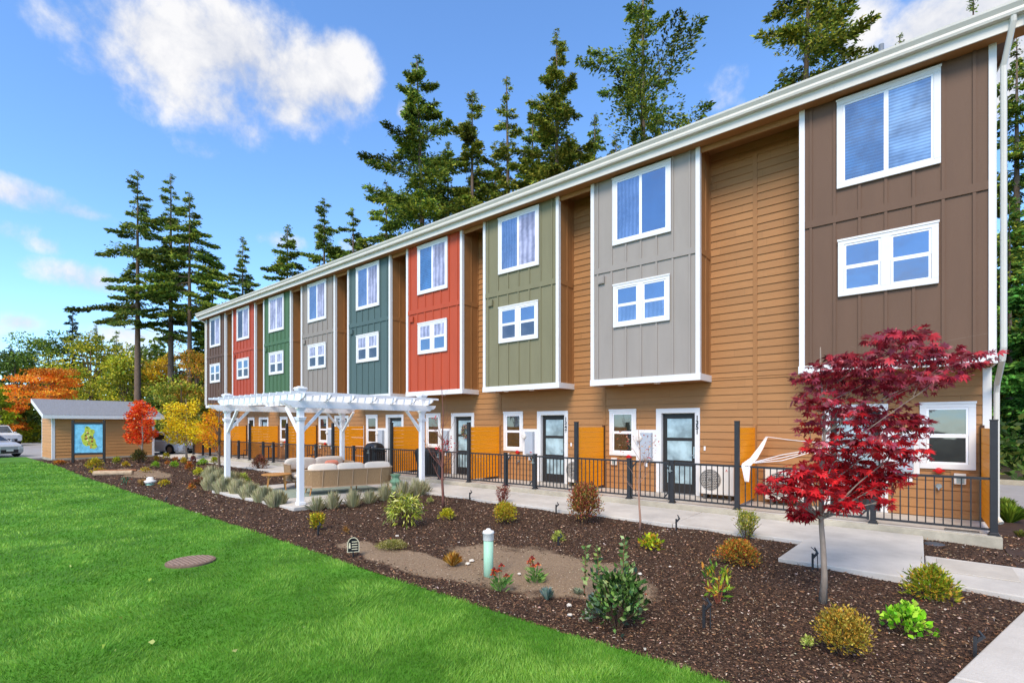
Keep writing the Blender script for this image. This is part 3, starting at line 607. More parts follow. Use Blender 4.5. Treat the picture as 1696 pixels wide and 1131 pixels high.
def plank(prof, lo, hi, axis):
    m = MB(); n = len(prof)
    a = [(u, lo, z) if axis == 'x' else (lo, u, z) for u, z in prof]; b = [(u, hi, z) if axis == 'x' else (hi, u, z) for u, z in prof]
    i = 0; m.v = a+b; m.f = [tuple(range(n)), tuple(range(2*n-1, n-1, -1))]+[(k, n+k, n+(k+1) % n, (k+1) % n) for k in range(n)]
    return m
for x in (PX0-.105, PX0+.066, PX1-.105, PX1+.066): plank(tailed(PY0-.45, PY1+.45, 2.165, 2.33, .25), x, x+.038, 'y').build('beam', M_sash, pg)
for k in range(7):
    y = PY0-.105+(PY1-PY0+.17)*k/6; plank(tailed(PX0-.40, PX1+.40, 2.331, 2.48, .24), y, y+.038, 'x').build('rafter', M_sash, pg)
for k in range(15):
    x = PX0-.28+(PX1-PX0+.56)*k/14; MB().box(x-.019, x+.019, PY0-.38, PY1+.38, 2.481, 2.535).build('purlin', M_sash, pg)
for x in (PX0, PX1):
    for y, s_ in ((PY0, 1), (PY1, -1)):
        MB().bar((x, y+s_*.05, 1.62), (x, y+s_*.70, 2.30), .05, .065).build('brace', M_sash, pg)
for y in (PY0, PY1):
    for x, s_ in ((PX0, 1), (PX1, -1)):
        MB().bar((x+s_*.05, y, 1.55), (x+s_*.68, y, 2.19), .05, .065, (0, 1, 0)).build('brace', M_sash, pg)
# rug, sofas, table, stool
M_rug = mat('woven_rug', '#8f9a8b', .95, .2, 9, bump=.3); M_rope = mat('woven_rope', '#9c7e5c', .85, .3, 8, (24, 24, .6), .7, 20); M_cush = mat('cushion_linen', '#dfd2c2', .9, .04, 6, bump=.25, bscale=120)
M_teak = mat('teak', '#b98347', .5, .2, 5, (1, 6, 1)); M_frame = mat('sofa_tube', '#b79c80', .5, .05, 4); M_coral = mat('coral_fabric', '#e08a70', .9, .1, 30)
rg = MB(); rg.box(-1.6, 1.6, -1.1, 1.1, 0, .009)
o = rg.build('rug', M_rug); o.location = (-13.3, 7.4, ZP+.001); o.rotation_euler = (0, 0, radians(80)); tag(o, 'thin pale green-grey woven rug under the outdoor sofas', 'rug')
def cushion(name, root, cx, cy, cz, sx, sy, sz, m, rot=(0, 0, 0)):
    b = bpy.data.meshes.new(name); import bmesh as bmh
    bm = bmh.new(); bmh.ops.create_cube(bm, size=1); bmh.ops.subdivide_edges(bm, edges=bm.edges, cuts=5, use_grid_fill=True)
    for v in bm.verts:
        x, y, z = v.co*2; thin = 1-.35*max(abs(x), abs(y), abs(z) if False else 0)**4
        e = 4.0; n_ = (abs(x)**e+abs(y)**e+abs(z)**e)**(1/e) or 1; v.co = Vector((x, y, z))/n_*.5
        v.co.x *= sx*1.08; v.co.y *= sy*1.08; v.co.z *= sz*1.08
    bm.to_mesh(b); bm.free(); b.polygons.foreach_set('use_smooth', [True]*len(b.polygons)); b.materials.append(m)
    M_ = Matrix.Translation((cx, cy, cz)) @ Matrix.Rotation(rot[2], 4, 'Z') @ Matrix.Rotation(rot[0], 4, 'X') @ Matrix.Rotation(rot[1], 4, 'Y'); b.transform(M_)
    o = bpy.data.objects.new(name, b); C.objects.link(o); o.parent = root; return o
def sofa(label, L, loc, rz, ncush, h=.62, curl=True):
    """local: length along x, back at y=0 (outer face -y), seat towards +y"""
    r = thing('sofa', label, 'outdoor sofa', (0, 0, 0)); D = .82; zb, zt = .20, h
    path = [(-L/2, D*.95), (-L/2, .35), (-L/2+.05, .16), (-L/2+.16, .05), (-L/2+.35, 0), (L/2-.35, 0), (L/2-.16, .05), (L/2-.05, .16), (L/2, .35), (L/2, D*.95)]
    m = MB()
    for (a, b) in zip(path[:-1], path[1:]): m.quad((a[0], a[1], zb), (b[0], b[1], zb), (b[0]*1.02, b[1]-.05, zt), (a[0]*1.02, a[1]-.05, zt)); m.quad((a[0]*.985, a[1]+.02, zb), (a[0]*1.005, a[1]-.03, zt), (b[0]*1.005, b[1]-.03, zt), (b[0]*.985, b[1]+.02, zb))
    bk = m.build('woven_back', M_rope, r, smooth=True)
    f = MB(); f.tube([(a[0]*1.02, a[1]-.05, zt) for a in path], .016, 6); f.tube([(a[0], a[1], zb) for a in path], .014, 6)
    for k in range(5):
        x = -L/2+.4+(L-.8)*k/4; f.tube([(x, -.012, zb), (x+.02, -.062, zt)], .008, 5)
    f.build('frame', M_frame, r)
    MB().box(-L/2+.02, L/2-.02, .05, D, zb, zb+.05).build('seat_base', M_frame, r)
    w_ = (L-.16)/ncush
    for k in range(ncush):
        cushion('seat_cushion', r, -L/2+.08+w_*(k+.5), .47, zb+.13, w_-.02, .72, .15, M_cush); cushion('back_cushion', r, -L/2+.08+w_*(k+.5), .13, zt-.01, w_-.03, .15, .33, M_cush, (radians(-14), 0, 0))
    for (x, y) in ((-L/2+.15, .1), (L/2-.15, .1), (-L/2+.15, D-.1), (L/2-.15, D-.1), (0, .1), (.3, D-.1)): MB().tube([(x, y, zb), (x*1.04, y+(.05 if y > .4 else -.05), .0)], [.022, .014], 8).build('leg', M_teak, r)
    r.location = loc; r.rotation_euler = (0, 0, rz); return r
sofa('beige rope-back outdoor sofa, its back to the camera, between front and right pergola posts', 2.35, (-11.95, 7.72, ZP+.012), atan2(2.05, .72), 3, .66)
sofa('beige outdoor sofa facing the other one, deeper under the pergola', 2.0, (-14.95, 8.25, ZP+.012), atan2(-1, -.08), 2, .68)
# coral pillow lies on the far sofa
r_ = thing('throw_pillow', 'coral pink pillow lying on the far outdoor sofa', 'pillow', (-14.3, 8.5, ZP+.52)); cushion('pillow', r_, 0, 0, .06, .40, .16, .36, M_coral, (.5, 0, 1.3))
t = thing('coffee_table', 'round light wood coffee table left of the front pergola post', 'table', (-14.25, 6.75, ZP+.012))
MB().lathe(-14.25, 6.75, [(.36, .33), (.395, .345), (.395, .365), (.36, .372)], 30).build('tabletop', M_teak, t)
for a in (.4, 1.97, 3.54, 5.1): MB().tube([(-14.25+.28*cos(a), 6.75+.28*sin(a), .332), (-14.25+.33*cos(a), 6.75+.33*sin(a), ZP+.014)], [.022, .015], 8).build('leg', M_teak, t)
t = thing('garden_stool', 'green hourglass zigzag garden stool right of the outdoor sofa', 'stool', (-11.35, 8.72, ZP))
MB().lathe(-11.35, 8.72, [(.13, ZP+.003), (.17, ZP+.06), (.09, ZP+.17), (.17, ZP+.28), (.09, ZP+.39), (.15, ZP+.475), (.15, ZP+.49)], 8).build('stool_body', mat('green_ceramic', '#6f9478', .45, .15, 4), t)

# ---------------------------------------------------------------- things on the patios
M_cover = mat('black_vinyl', '#1c1d20', .42, .2, 6, bump=.8, bscale=9, spec=.5)
def blob(name, parent, secs, m, smooth=True, n=16):
    """secs: list of (cx,cy,z,rx,ry,pow)"""
    b = MB()
    for (cx, cy, z, rx, ry, pw) in secs:
        for j in range(n):
            t = 2*pi*j/n; c, s_ = cos(t), sin(t); b.v.append((cx+rx*abs(c)**(2/pw)*(1 if c >= 0 else -1), cy+ry*abs(s_)**(2/pw)*(1 if s_ >= 0 else -1), z))
    for k in range(len(secs)-1):
        for j in range(n): a = k*n+j; d = k*n+(j+1) % n; b.f.append((a, d, d+n, a+n))
    b.f.append(tuple(reversed(range(n)))); b.f.append(tuple((len(secs)-1)*n+j for j in range(n)))
    return b.build(name, m, parent, smooth=smooth)
gx, gy = -16.35, 11.55
r = thing('barbecue_grill', 'black domed barbecue grill with white badge behind the pergola', 'grill', (gx, gy, 0))
blob('cart', r, [(gx, gy, .03, .42, .26, 8), (gx, gy, .72, .40, .27, 8), (gx, gy, .78, .52, .28, 8)], M_cover, False)
blob('lid', r, [(gx, gy, .79, .40, .27, 6), (gx, gy, .95, .39, .25, 4), (gx, gy, 1.05, .33, .18, 3), (gx, gy, 1.09, .15, .07, 2)], M_cover)
MB().box(gx+.1, gx+.26, gy-.30, gy-.285, .86, .93).box(gx+.15, gx+.19, gy-.31, gy-.29, .60, .74).build('badge', M_white, r)
gx, gy = XB[3]+1.85-PITCH*0+0, 11.5
gx = -13.2
r = thing('covered_grill', 'black vinyl covered grill before the orange screen right of the pergola', 'grill', (gx, gy, 0))
blob('cover', r, [(gx+.05, gy, .03, .26, .24, 5), (gx, gy, .45, .33, .28, 5), (gx-.04, gy, .82, .42, .30, 5), (gx, gy, .93, .40, .28, 4), (gx, gy, .97, .22, .12, 3)], M_cover)
# folding chairs / table glimpsed behind the railing
def patio_chair(x, y, lb, rz):
    r = thing('patio_chair', lb, 'chair', (0, 0, 0)); m = MB()
    M_bl = M_blk
    MB().box(-.24, .24, -.22, .22, .42, .45).build('seat', M_bl, r); b = MB()
    for k in range(6): b.box(-.22+k*.085, -.20+k*.085, -.25, -.235, .47, .88)
    b.box(-.24, .24, -.255, -.23, .86, .90).build('backrest', M_bl, r)
    for (a, c) in ((-.22, -.22), (.22, -.22), (-.22, .2), (.22, .2)): MB().tube([(a, c, .43), (a*1.12, c*1.15, .005)], .014, 6).build('leg', M_bl, r)
    r.location = (x, y, .004); r.rotation_euler = (0, 0, rz); return r
patio_chair(-19.7, 11.7, 'black metal patio chair behind railing, right of front pergola post', 2.6)
patio_chair(-20.9, 11.6, 'black metal patio chair behind railing, hidden by front pergola post edge', .6)
patio_chair(-27.4, 11.6, 'dark patio chair behind railing left of the left pergola post', 2.0)
t = thing('bistro_table', 'small round patio table with chairs behind the far railing', 'table', (-25.3, 11.6, 0)); MB().lathe(-25.3, 11.6, [(.4, .68), (.42, .69), (.42, .71), (.4, .72)], 20).build('tabletop', M_blk, t); MB().lathe(-25.3, 11.6, [(.2, .006), (.03, .05), (.03, .679)], 12).build('pedestal', M_blk, t)
# wire rack in front of a screen
r = thing('wire_rack', 'thin wire trellis rack in front of an orange screen, behind pergola', 'rack', (-18.0, 11.8, 0)); m = MB()
for x in (-18.6, -17.5): m.tube([(x, 11.85, .006), (x, 11.85, 1.75)], .01, 5)
for z in (.5, .9, 1.25, 1.6): m.tube([(-18.6, 11.85, z), (-17.5, 11.85, z)], .008, 5)
m.build('rack_frame', M_ac, r)
# wreath
r = thing('wreath', 'dried flower wreath hanging on the dark door of the red townhouse', 'wreath', (XB[2]-1.61, WY+.04, 1.52)); rng = np.random.default_rng(5); n = 700; a = rng.uniform(0, 2*pi, n); rr = .19+rng.normal(size=n)*.035
P_ = np.stack([XB[2]-1.60+rr*np.cos(a), np.full(n, WY+.045)-rng.uniform(0, .07, n), 1.54+rr*np.sin(a)], 1)
npmesh('wreath_ring', leaves(P_, rng.normal(size=(n, 3)), .05, .03, rng), 4, leafmat('petal', .2), r, palette(n, ['#8a8f50', '#c9a9a0', '#7c4a3c', '#d8cfa8', '#4e5a2c', '#b0607a'], rng))
# white hammock cloth and cords on the second screen
r = thing('hammock', 'white hammock cloth draped over the railing with cords to the wall', 'hammock', (-2.85, 11.2, 0)); M_cl = mat('white_cloth', '#e6e1e0', .9, .06, 5, (8, 1, 1), .3)
m = MB(); top = [(-2.62, 12.25, 1.50), (-2.66, 11.9, 1.28), (-2.72, 11.5, 1.05), (-2.74, 11.02, .95), (-2.74, 10.965, .90), (-2.72, 10.96, .60)]
wds = [.02, .05, .07, .09, .08, .04]
for k in range(5):
    for j in range(6):
        def pt(i, u): q = top[i]; return (q[0]+wds[i]*(u-.5)*2, q[1]+.02*math.sin(u*17+i), q[2]+.012*math.cos(u*21))
        m.quad(pt(k, j/6), pt(k, (j+1)/6), pt(k+1, (j+1)/6), pt(k+1, j/6))
m.build('cloth', M_cl, r)
m = MB(); m.tube([(-2.62, 12.25, 1.5), (-2.2, 12.3, 1.44), (-1.4, 12.45, 1.36)], .008, 5)
for dz_ in (0, .06, .12): m.tube([(-2.7, 11.1, .97), (-2.2, 11.6, 1.02+dz_), (-1.4, 12.45, 1.32)], .009, 5)
m.build('cord', M_cl, r)
cb = thing('rail_cloth', 'small white cloth scrap tied round the railing by the tall post', 'cloth', (-2.8, 11, .9)); MB().box(-2.83, -2.77, FY-.03, FY+.03, .86, .94).build('scrap', M_cl, cb, bevel=.01)
MB().box(.35, .78, 10.99, 11.16, .005, .022).build('doormat', mat('grey_slat', '#77736c', .8, .3, 20, (20, 1, 1)))
tag(bpy.data.objects['doormat'], 'flat grey slatted drain mat on the patio slab near right post', 'mat')

# ---------------------------------------------------------------- shed, notice board, cars
M_sidesh = mat('shed_siding', '#c48d55', .6, .07, 3, (1, 8, 14), .25, 30)
boards(M_sidesh, 1)
SX0, SX1, SY0, SY1 = -39.7, -36.6, 5.1, 9.75
r = thing('shed', 'tan lap-sided shed with sloped grey shingle roof beyond the lawn', 'shed', (SX1, SY0, -.15)); zf = 2.38; zbk = 3.15
b = MB(); b.v = [(SX1, SY0, -.2), (SX0, SY0, -.2), (SX0, SY0, zbk), (SX1, SY0, zf), (SX1, SY1, -.2), (SX0, SY1, -.2), (SX0, SY1, zbk), (SX1, SY1, zf)]; b.f = [(0, 1, 2, 3), (7, 6, 5, 4), (0, 3, 7, 4), (1, 5, 6, 2), (3, 2, 6, 7)]; b.build('wall', M_sidesh, r)
s = MB(); k = 0
while k*.178 < 2.5:
    a, c = -.06+k*.178, min(zf, -.06+(k+1)*.178)
    if c > a+.01: s.quad((SX1+.026, SY0, a), (SX1+.026, SY1, a), (SX1+.003, SY1, c), (SX1+.003, SY0, c)); s.quad((SX1, SY0, a), (SX1, SY1, a), (SX1+.026, SY1, a), (SX1+.026, SY0, a))
    k += 1
k = 0
while k*.178 < 3.3:
    a, c = -.06+k*.178, -.06+(k+1)*.178; sl_ = (zbk-zf)/(SX1-SX0); xr = SX1 if c <= zf else max(SX0, SX1-(c-zf)/sl_)
    if xr > SX0+.02: s.quad((SX0, SY0-.026, a), (xr, SY0-.026, a), (xr, SY0-.003, c), (SX0, SY0-.003, c)); s.quad((SX0, SY0, a), (xr, SY0, a), (xr, SY0-.026, a), (SX0, SY0-.026, a))
    k += 1
s.build('siding', M_sidesh, r)
c = MB(); c.box(SX1-.1, SX1+.03, SY0-.03, SY0+.1, -.1, zf-.02).box(SX1-.03, SX1+.03, SY1-.1, SY1+.02, -.1, zf-.02).box(SX0-.03, SX0+.09, SY0-.03, SY0-.001, -.1, zbk-.03); c.build('corner_trim', M_white, r)
MB().box(SX0, SX1+.02, SY0-.025, SY0+.0, -.2, -.06).box(SX1, SX1+.025, SY0, SY1, -.2, -.06).build('foundation', M_conce, r)
q = MB(); ov = .42; sl_ = (zbk-zf)/(SX1-SX0); xa, xb = SX1+ov, SX0-ov; za, zb = zf-ov*sl_, zbk+ov*sl_; ya, yb = SY0-.42, SY1+.42
q.v = [(xa, ya, za), (xb, ya, zb), (xb, yb, zb), (xa, yb, za), (xa, ya, za+.06), (xb, ya, zb+.06), (xb, yb, zb+.06), (xa, yb, za+.06)]; q.f = [(0, 1, 2, 3), (7, 6, 5, 4), (0, 4, 5, 1), (2, 6, 7, 3), (1, 5, 6, 2), (3, 7, 4, 0)]
rf = q.build('roof', M_roof, r)
f = MB(); f.box(xa, xa+.025, ya-.02, yb+.02, za-.16, za+.035); f.v += [(xa+.02, ya-.025, za-.16), (xb, ya-.025, zb-.16), (xb, ya-.025, zb+.04), (xa+.02, ya-.025, za+.04), (xa+.02, ya-.002, za-.16), (xb, ya-.002, zb-.16), (xb, ya-.002, zb+.04), (xa+.02, ya-.002, za+.04)]
i = len(f.v)-8; f.f += [tuple(i+k for k in t_) for t_ in ((0, 3, 2, 1), (4, 5, 6, 7), (0, 1, 5, 4), (3, 7, 6, 2), (1, 2, 6, 5), (0, 4, 7, 3))]; f.box(xb-.03, xb-.002, ya, yb, zb-.12, zb+.06); f.build('fascia', M_white, rf)
# notice board with the painted island map
p0 = Vector((-33.32, 5.42, 0)); p1 = Vector((-32.72, 6.55, 0)); d_ = (p1-p0).normalized(); nn = Vector((d_.y, -d_.x, 0)); LB = (p1-p0).length
r = thing('notice_board', 'black framed board with a painted island map before the shed', 'notice board', (p0+p1)/2)
def bp(u, z, off=0): v = p0+d_*u+nn*off; return (v.x, v.y, z)
for u in (0, LB): MB().bar(bp(u, -.2), bp(u, 2.02), .10, .10, d_).build('post', M_door, r)
MB().bar(bp(.05, 1.87), bp(LB-.05, 1.87), .09, .09).bar(bp(.05, .30), bp(LB-.05, .30), .09, .10).build('rail', M_door, r)
b = MB(); b.quad(bp(.05, .345, .01), bp(LB-.05, .345, .01), bp(LB-.05, 1.83, .01), bp(.05, 1.83, .01)); b.quad(bp(.05, .345, -.02), bp(.05, 1.83, -.02), bp(LB-.05, 1.83, -.02), bp(LB-.05, .345, -.02)); mp_ = b.build('map_panel', mat('sea_blue', '#6fb4d0', .5, .3, 5, bump=0), r)
isl = [(.42, .93), (.52, .90), (.58, .82), (.70, .80), (.72, .70), (.66, .62), (.68, .52), (.74, .44), (.76, .32), (.82, .2), (.72, .12), (.60, .14), (.52, .24), (.40, .22), (.30, .30), (.26, .42), (.22, .56), (.30, .66), (.36, .74), (.36, .86)]
def ub(u): return .06+(LB-.12)*u
b = MB(); b.quad(*[bp(ub(u), .36+1.46*v, .016) for u, v in isl]); b.build('island', mat('island_green', '#a3b23c', .5, .5, 7), mp_)
rn = random.Random(3)
for cc in ('#7a3b2a', '#2e5a28', '#e6dc9a', '#c9822e'):
    for _ in range(8):
        b = MB()
        u, v = rn.choice(isl); u = .5+(u-.5)*rn.uniform(.1, .85); v = .52+(v-.52)*rn.uniform(.1, .9); s_ = rn.uniform(.015, .04)
        pts = [(u+s_*cos(t_*pi/3), v+s_*.9*sin(t_*pi/3)) for t_ in range(6)]; b.quad(*[bp(ub(a), .36+1.46*c_, .02+.001*_) for a, c_ in pts])
        b.build('map_picture', mat('ink'+cc[1:], cc, .5), mp_)
b = MB()
for _ in range(26):
    u, v = rn.uniform(.03, .95), rn.uniform(.03, .95)
    if .2 < u < .85 and .12 < v < .93: continue
    a = rn.uniform(.3, 1.1); l_ = rn.uniform(.05, .1); b.quad(bp(ub(u), .36+1.44*v, .018), bp(ub(min(.98, u+l_*cos(a))), .36+1.44*min(.97, v+l_*sin(a)), .018), bp(ub(min(.98, u+l_*cos(a))), .36+1.44*min(.97, v+l_*sin(a)+.02), .018))
b.build('wave_mark', mat('wave_blue', '#2e6fae', .5), mp_)

def car(name, label, loc, rz, colr, prof, L, Wd, wr=.32, cat='car', glass='#20272b'):
    """prof: stations (x, z_low, z_belt, halfwidth); cabin: (x, z_top, halfwidth_top)"""
    r = thing(name, label, cat, (0, 0, 0)); body, cabin = prof
    M_p = mat('paint_'+colr, colr, .25, .03, 1, spec=.6); M_g = glassmat('car_glass', glass, .3); M_t = mat('tyre', '#17171a', .85, .1, 20)
    b = MB(); n = 10
    for (x, zl, zb, hw) in body:
        ring = [(-hw*.92, zl), (-hw, zl+.12), (-hw*1.0, (zl+zb)/2), (-hw*.97, zb-.08), (-hw*.86, zb), (hw*.86, zb), (hw*.97, zb-.08), (hw, (zl+zb)/2), (hw, zl+.12), (hw*.92, zl)]; b.v += [(x, y, z) for y, z in ring]
    for k in range(len(body)-1):
        for j in range(n): a = k*n+j; d = k*n+(j+1) % n; b.f.append((a, d, d+n, a+n))
    b.f.append(tuple(reversed(range(n)))); b.f.append(tuple((len(body)-1)*n+j for j in range(n)))
    bo = b.build('body', M_p, r, smooth=False, bevel=.03)
    # cabin: belt line stations and roof stations
    (xr0, xr1, xf1, xf0, zb, zt, hb, ht) = cabin
    c = MB(); P8 = [(xr0, -hb, zb), (xr0, hb, zb), (xf0, -hb, zb), (xf0, hb, zb), (xr1, -ht, zt), (xr1, ht, zt), (xf1, -ht, zt), (xf1, ht, zt)]; c.v = P8; c.f = [(0, 4, 5, 1), (2, 3, 7, 6), (0, 2, 6, 4), (1, 5, 7, 3), (4, 6, 7, 5)]
    c.build('cabin', M_p, r, bevel=.05)
    def lerp(a, b_, t_): return tuple(a[i]*(1-t_)+b_[i]*t_ for i in range(3))
    def gl(a, b_, c_, d, off, nm):
        m0 = [lerp(lerp(a, b_, u), lerp(d, c_, u), v) for (u, v) in ((.07, .08), (.93, .08), (.93, .9), (.07, .9))]; q = MB(); q.quad(*[tuple(p_[i]+off[i] for i in range(3)) for p_ in m0]); q.build(nm, M_g, r)
    gl(P8[2], P8[3], P8[7], P8[6], (.012, 0, .012), 'windshield'); gl(P8[1], P8[0], P8[4], P8[5], (-.012, 0, .012), 'rear_window')
    for sg, (a, b_, c_, d) in ((-1, (P8[0], P8[2], P8[6], P8[4])), (1, (P8[3], P8[1], P8[5], P8[7]))):
        mid0 = lerp(a, b_, .5); mid1 = lerp(d, c_, .5); gl(a, mid0, mid1, d, (0, sg*.012, .003), 'side_window'); gl(mid0, b_, c_, mid1, (0, sg*.012, .003), 'side_window')
    xf, xr = body[-1][0]-.82, body[0][0]+.75; hw = max(q_[3] for q_ in body)
    for x in (xf, xr):
        for sg in (-1, 1):
            MB().lathe(x, wr, [(wr*.96, sg*(hw-.2)), (wr, sg*(hw-.16)), (wr, sg*(hw-.03)), (wr*.9, sg*(hw+.012))] if sg > 0 else [(wr*.9, -(hw+.012)), (wr, -(hw-.03)), (wr, -(hw-.16)), (wr*.96, -(hw-.2))], 22, 'y').build('wheel', M_t, r)
            y0, y1 = sorted((sg*(hw+.013), sg*(hw+.02))); MB().lathe(x, wr, [(wr*.62, y0), (wr*.60, y1)], 14, 'y').build('rim', M_metal, r)
            a0 = [(x+(wr*1.17)*cos(t_*pi/8), max(.16, wr+(wr*1.17)*sin(t_*pi/8))) for t_ in range(9)]; q = MB(); y = sg*(hw+.006); q.quad(*[(u, y, v) for u, v in a0]); q.build('wheel_arch', M_blk, r)
    fx_ = body[-1][0]; zb_ = body[-1][2]; hwf = body[-1][3]
    q = MB(); q.box(fx_+.001, fx_+.02, -hwf*.62, hwf*.62, .26, .26+(zb_-.3)*.55); q.build('grille', M_blk, r, bevel=.02)
    for sg in (-1, 1):
        a, c_ = sorted((sg*hwf*.62, sg*hwf*.99)); MB().box(fx_-.12, fx_+.015, a, c_, zb_-.2, zb_-.06).build('headlight', mat('lamp_glass', '#cfd6da', .15, .05, 3, spec=.8), r, bevel=.02)
        xm = cabin[3]-.12; a, c_ = sorted((sg*(hb+.02), sg*(hb+.2))); MB().box(xm-.05, xm+.05, a, c_, zb-.02, zb+.12).build('side_mirror', M_p, r, bevel=.02)
    MB().box(fx_+.021, fx_+.03, -.17, .17, .36, .48).build('number_plate', M_white, r)
    r.location = loc; r.rotation_euler = (0, 0, rz); return r
hatch = ([(-2.0, .3, .95, .72), (-1.8, .2, 1.0, .82), (-.8, .18, .98, .86), (.6, .18, .95, .86), (1.3, .18, .88, .85), (1.85, .2, .72, .78), (2.05, .25, .62, .66)], (-1.9, -1.2, .25, 1.25, .93, 1.47, .80, .60))
car('parked_car', 'silver hatchback parked between the shed and the yellow tree', (-39.3, 11.2, -.16), radians(25), '#d5d7da', hatch, 4.1, 1.7)
sedan = ([(-2.3, .3, .95, .75), (-2.0, .2, 1.0, .85), (-.8, .18, .95, .89), (.8, .18, .94, .89), (1.6, .18, .88, .87), (2.15, .2, .76, .8), (2.35, .25, .66, .68)], (-1.9, -1.0, .2, 1.1, .93, 1.42, .80, .60))
car('parked_car', 'silver grey car nose at the left edge, nearest the lawn', (-44.1, 3.0, -.16), radians(24), '#aeb2b8', sedan, 4.6, 1.8)
truck = ([(-2.8, .5, 1.15, .9), (-2.4, .42, 1.2, .97), (-.8, .4, 1.2, .98), (1.2, .4, 1.2, .98), (2.3, .42, 1.16, .96), (2.75, .46, 1.05, .9)], (-1.2, -.9, .5, 1.2, 1.17, 1.9, .9, .74))
car('pickup_truck', 'white pickup truck parked far left behind the silver grey car', (-67.2, 5.4, -.16), radians(14), '#e4e5e8', truck, 5.6, 2.0, .42, 'truck')

# ---------------------------------------------------------------- small things in the bed
def lathe_thing(name, label, cat, px, py, parts, group=None, z=-.165):
    x, y, t_ = gp(px, py, z); r = thing(name, label, cat, (x, y, z), group=group)
    for (nm, prof, m, n) in parts: MB().lathe(x, y, [(a, z+h) for a, h in prof], n).build(nm, m, r, smooth=n > 12)
    return r
M_mint = mat('mint_pvc', '#a5d0b4', .5, .06, 3, (1, 1, .3)); M_cap = mat('white_pvc', '#e6e4df', .5, .05, 5)
lathe_thing('cleanout_pipe', 'mint green upright pipe with a white cap in the sandy patch', 'pipe', 809, 953, [('pipe', [(.062, -.1), (.062, .46)], M_mint, 24), ('cap', [(.066, .455), (.070, .46), (.070, .54), (.074, .542), (.074, .56), (.068, .575), (.03, .585), (.028, .60), (.02, .604)], M_cap, 24)])
lathe_thing('low_pipe', 'short white capped pipe in the far sandy patch', 'pipe', 248.5, 803, [('pipe', [(.12, -.1), (.12, .07)], M_mint, 18), ('cap', [(.14, .07), (.17, .08), (.17, .15), (.10, .17), (.09, .24), (.05, .26)], M_cap, 18)])
lathe_thing('drain_cap', 'round dark grey drain cap by the patio corner', 'drain cap', 1548, 903, [('cap', [(.13, -.05), (.13, .03), (.11, .04)], mat('cap_grey', '#4a4e55', .6), 20)])
M_cover_i = mat('rusty_iron', '#7c6456', .75, .3, 14, bump=.6)
x, y, t_ = gp(316, 931, -.15); r = thing('manhole_cover', 'round rusty patterned utility cover sunk in the lawn', 'manhole cover', (x, y, -.15))
MB().lathe(x, y, [(.30, -.149), (.30, -.125), (.29, -.122)], 36).build('cover', M_cover_i, r)
m = MB()
for k in range(-5, 6):
    h = sqrt(max(.01, (.27**2-(k*.05)**2))); m.bar((x+k*.05, y-h, -.119), (x+k*.05, y+h, -.119), .018, .008).bar((x-h, y+k*.05, -.1185), (x+h, y+k*.05, -.1185), .018, .008)
m.build('raised_grid', mat('worn_iron', '#9a8272', .6, .2, 20), r)
def path_light(px, py, h, label, hook=0):
    x, y, t_ = gp(px, py, -.16); s_ = h*t_/FP; r = thing('path_light', label, 'path light', (x, y, -.16), group='black garden path lights')
    MB().box(x-.012, x+.012, y-.012, y+.012, -.2, -.16+s_*.75).build('stake', M_blk, r)
    MB().tube([(x, y, -.16+s_*.55), (x+.05, y+.02, -.16+s_*.78), (x+.02, y+.01, -.16+s_)], [.014, .018, .008], 8).build('lamp_head', M_blk, r)
    if hook: MB().tube([(x+.06, y, -.16), (x+.05, y+.02, -.16+s_*.8), (x-.02, y, -.16+s_*1.0)], .006, 5).build('wire', M_blk, r)
for a in ((527, 886, 22, 'black path light in front of the small yellow shrub near lawn'), (778, 828, 17, 'black path light at walkway edge right of bare young tree'), (921, 849, 18, 'black path light at walkway edge left of reddish bush'), (925, 903, 20, 'black path light by a tiny yellow plant behind mint pipe'),
          (1120, 880, 28, 'black path light right of the sparse young maple'), (1346, 946, 40, 'black path light left of the red maple trunk'), (1166, 1037, 48, 'black path light below the small mixed-leaf plant'), (1615, 1087, 44, 'black path light at the bottom right walkway corner'), (275, 831, 9, 'small black light at the lawn edge, far left'), (487, 790, 14, 'dark light stake beside the far sofa')): path_light(*a, hook=a[0] in (1346, 1166))
# garden sign
x, y, t_ = gp(585, 922, -.16); r = thing('garden_sign', 'small arched black and cream security sign at the lawn edge', 'sign', (x, y, -.16)); v = Vector((x, y, 0)).normalized()
rt_ = Vector((-v.y, v.x, 0))*-1; z0 = -.16+.07; Ws = .085
def sp_(u, h, off=0): q = Vector((x, y, 0))+rt_*u-v*off; return (q.x, q.y, z0+h)
arch = [(-Ws, .0), (Ws, 0), (Ws, .14), (Ws*.7, .19), (Ws*.3, .215), (-Ws*.3, .215), (-Ws*.7, .19), (-Ws, .14)]
b = MB(); b.quad(*[sp_(u, h, .004) for u, h in arch]); b.quad(*[sp_(u, h, -.006) for u, h in reversed(arch)]); b.build('sign_rim', mat('cream', '#d8cfae', .6), r)
b = MB(); b.quad(*[sp_(u*.86, .012+h*.9, .008) for u, h in arch]); b.build('sign_face', M_num, r)
b = MB()
for k in range(4): b.quad(sp_(-.02, .04+k*.036, .011), sp_(.06, .04+k*.036, .011), sp_(.06, .052+k*.036, .011), sp_(-.02, .052+k*.036, .011))
b.quad(sp_(-.065, .06, .011), sp_(-.035, .06, .011), sp_(-.04, .14, .011), sp_(-.06, .14, .011)); b.build('sign_marks', mat('cream', '#d8cfae', .6), r)
MB().bar((x, y, -.2), (x, y, z0+.02), .02, .01).build('stake', M_blk, r)
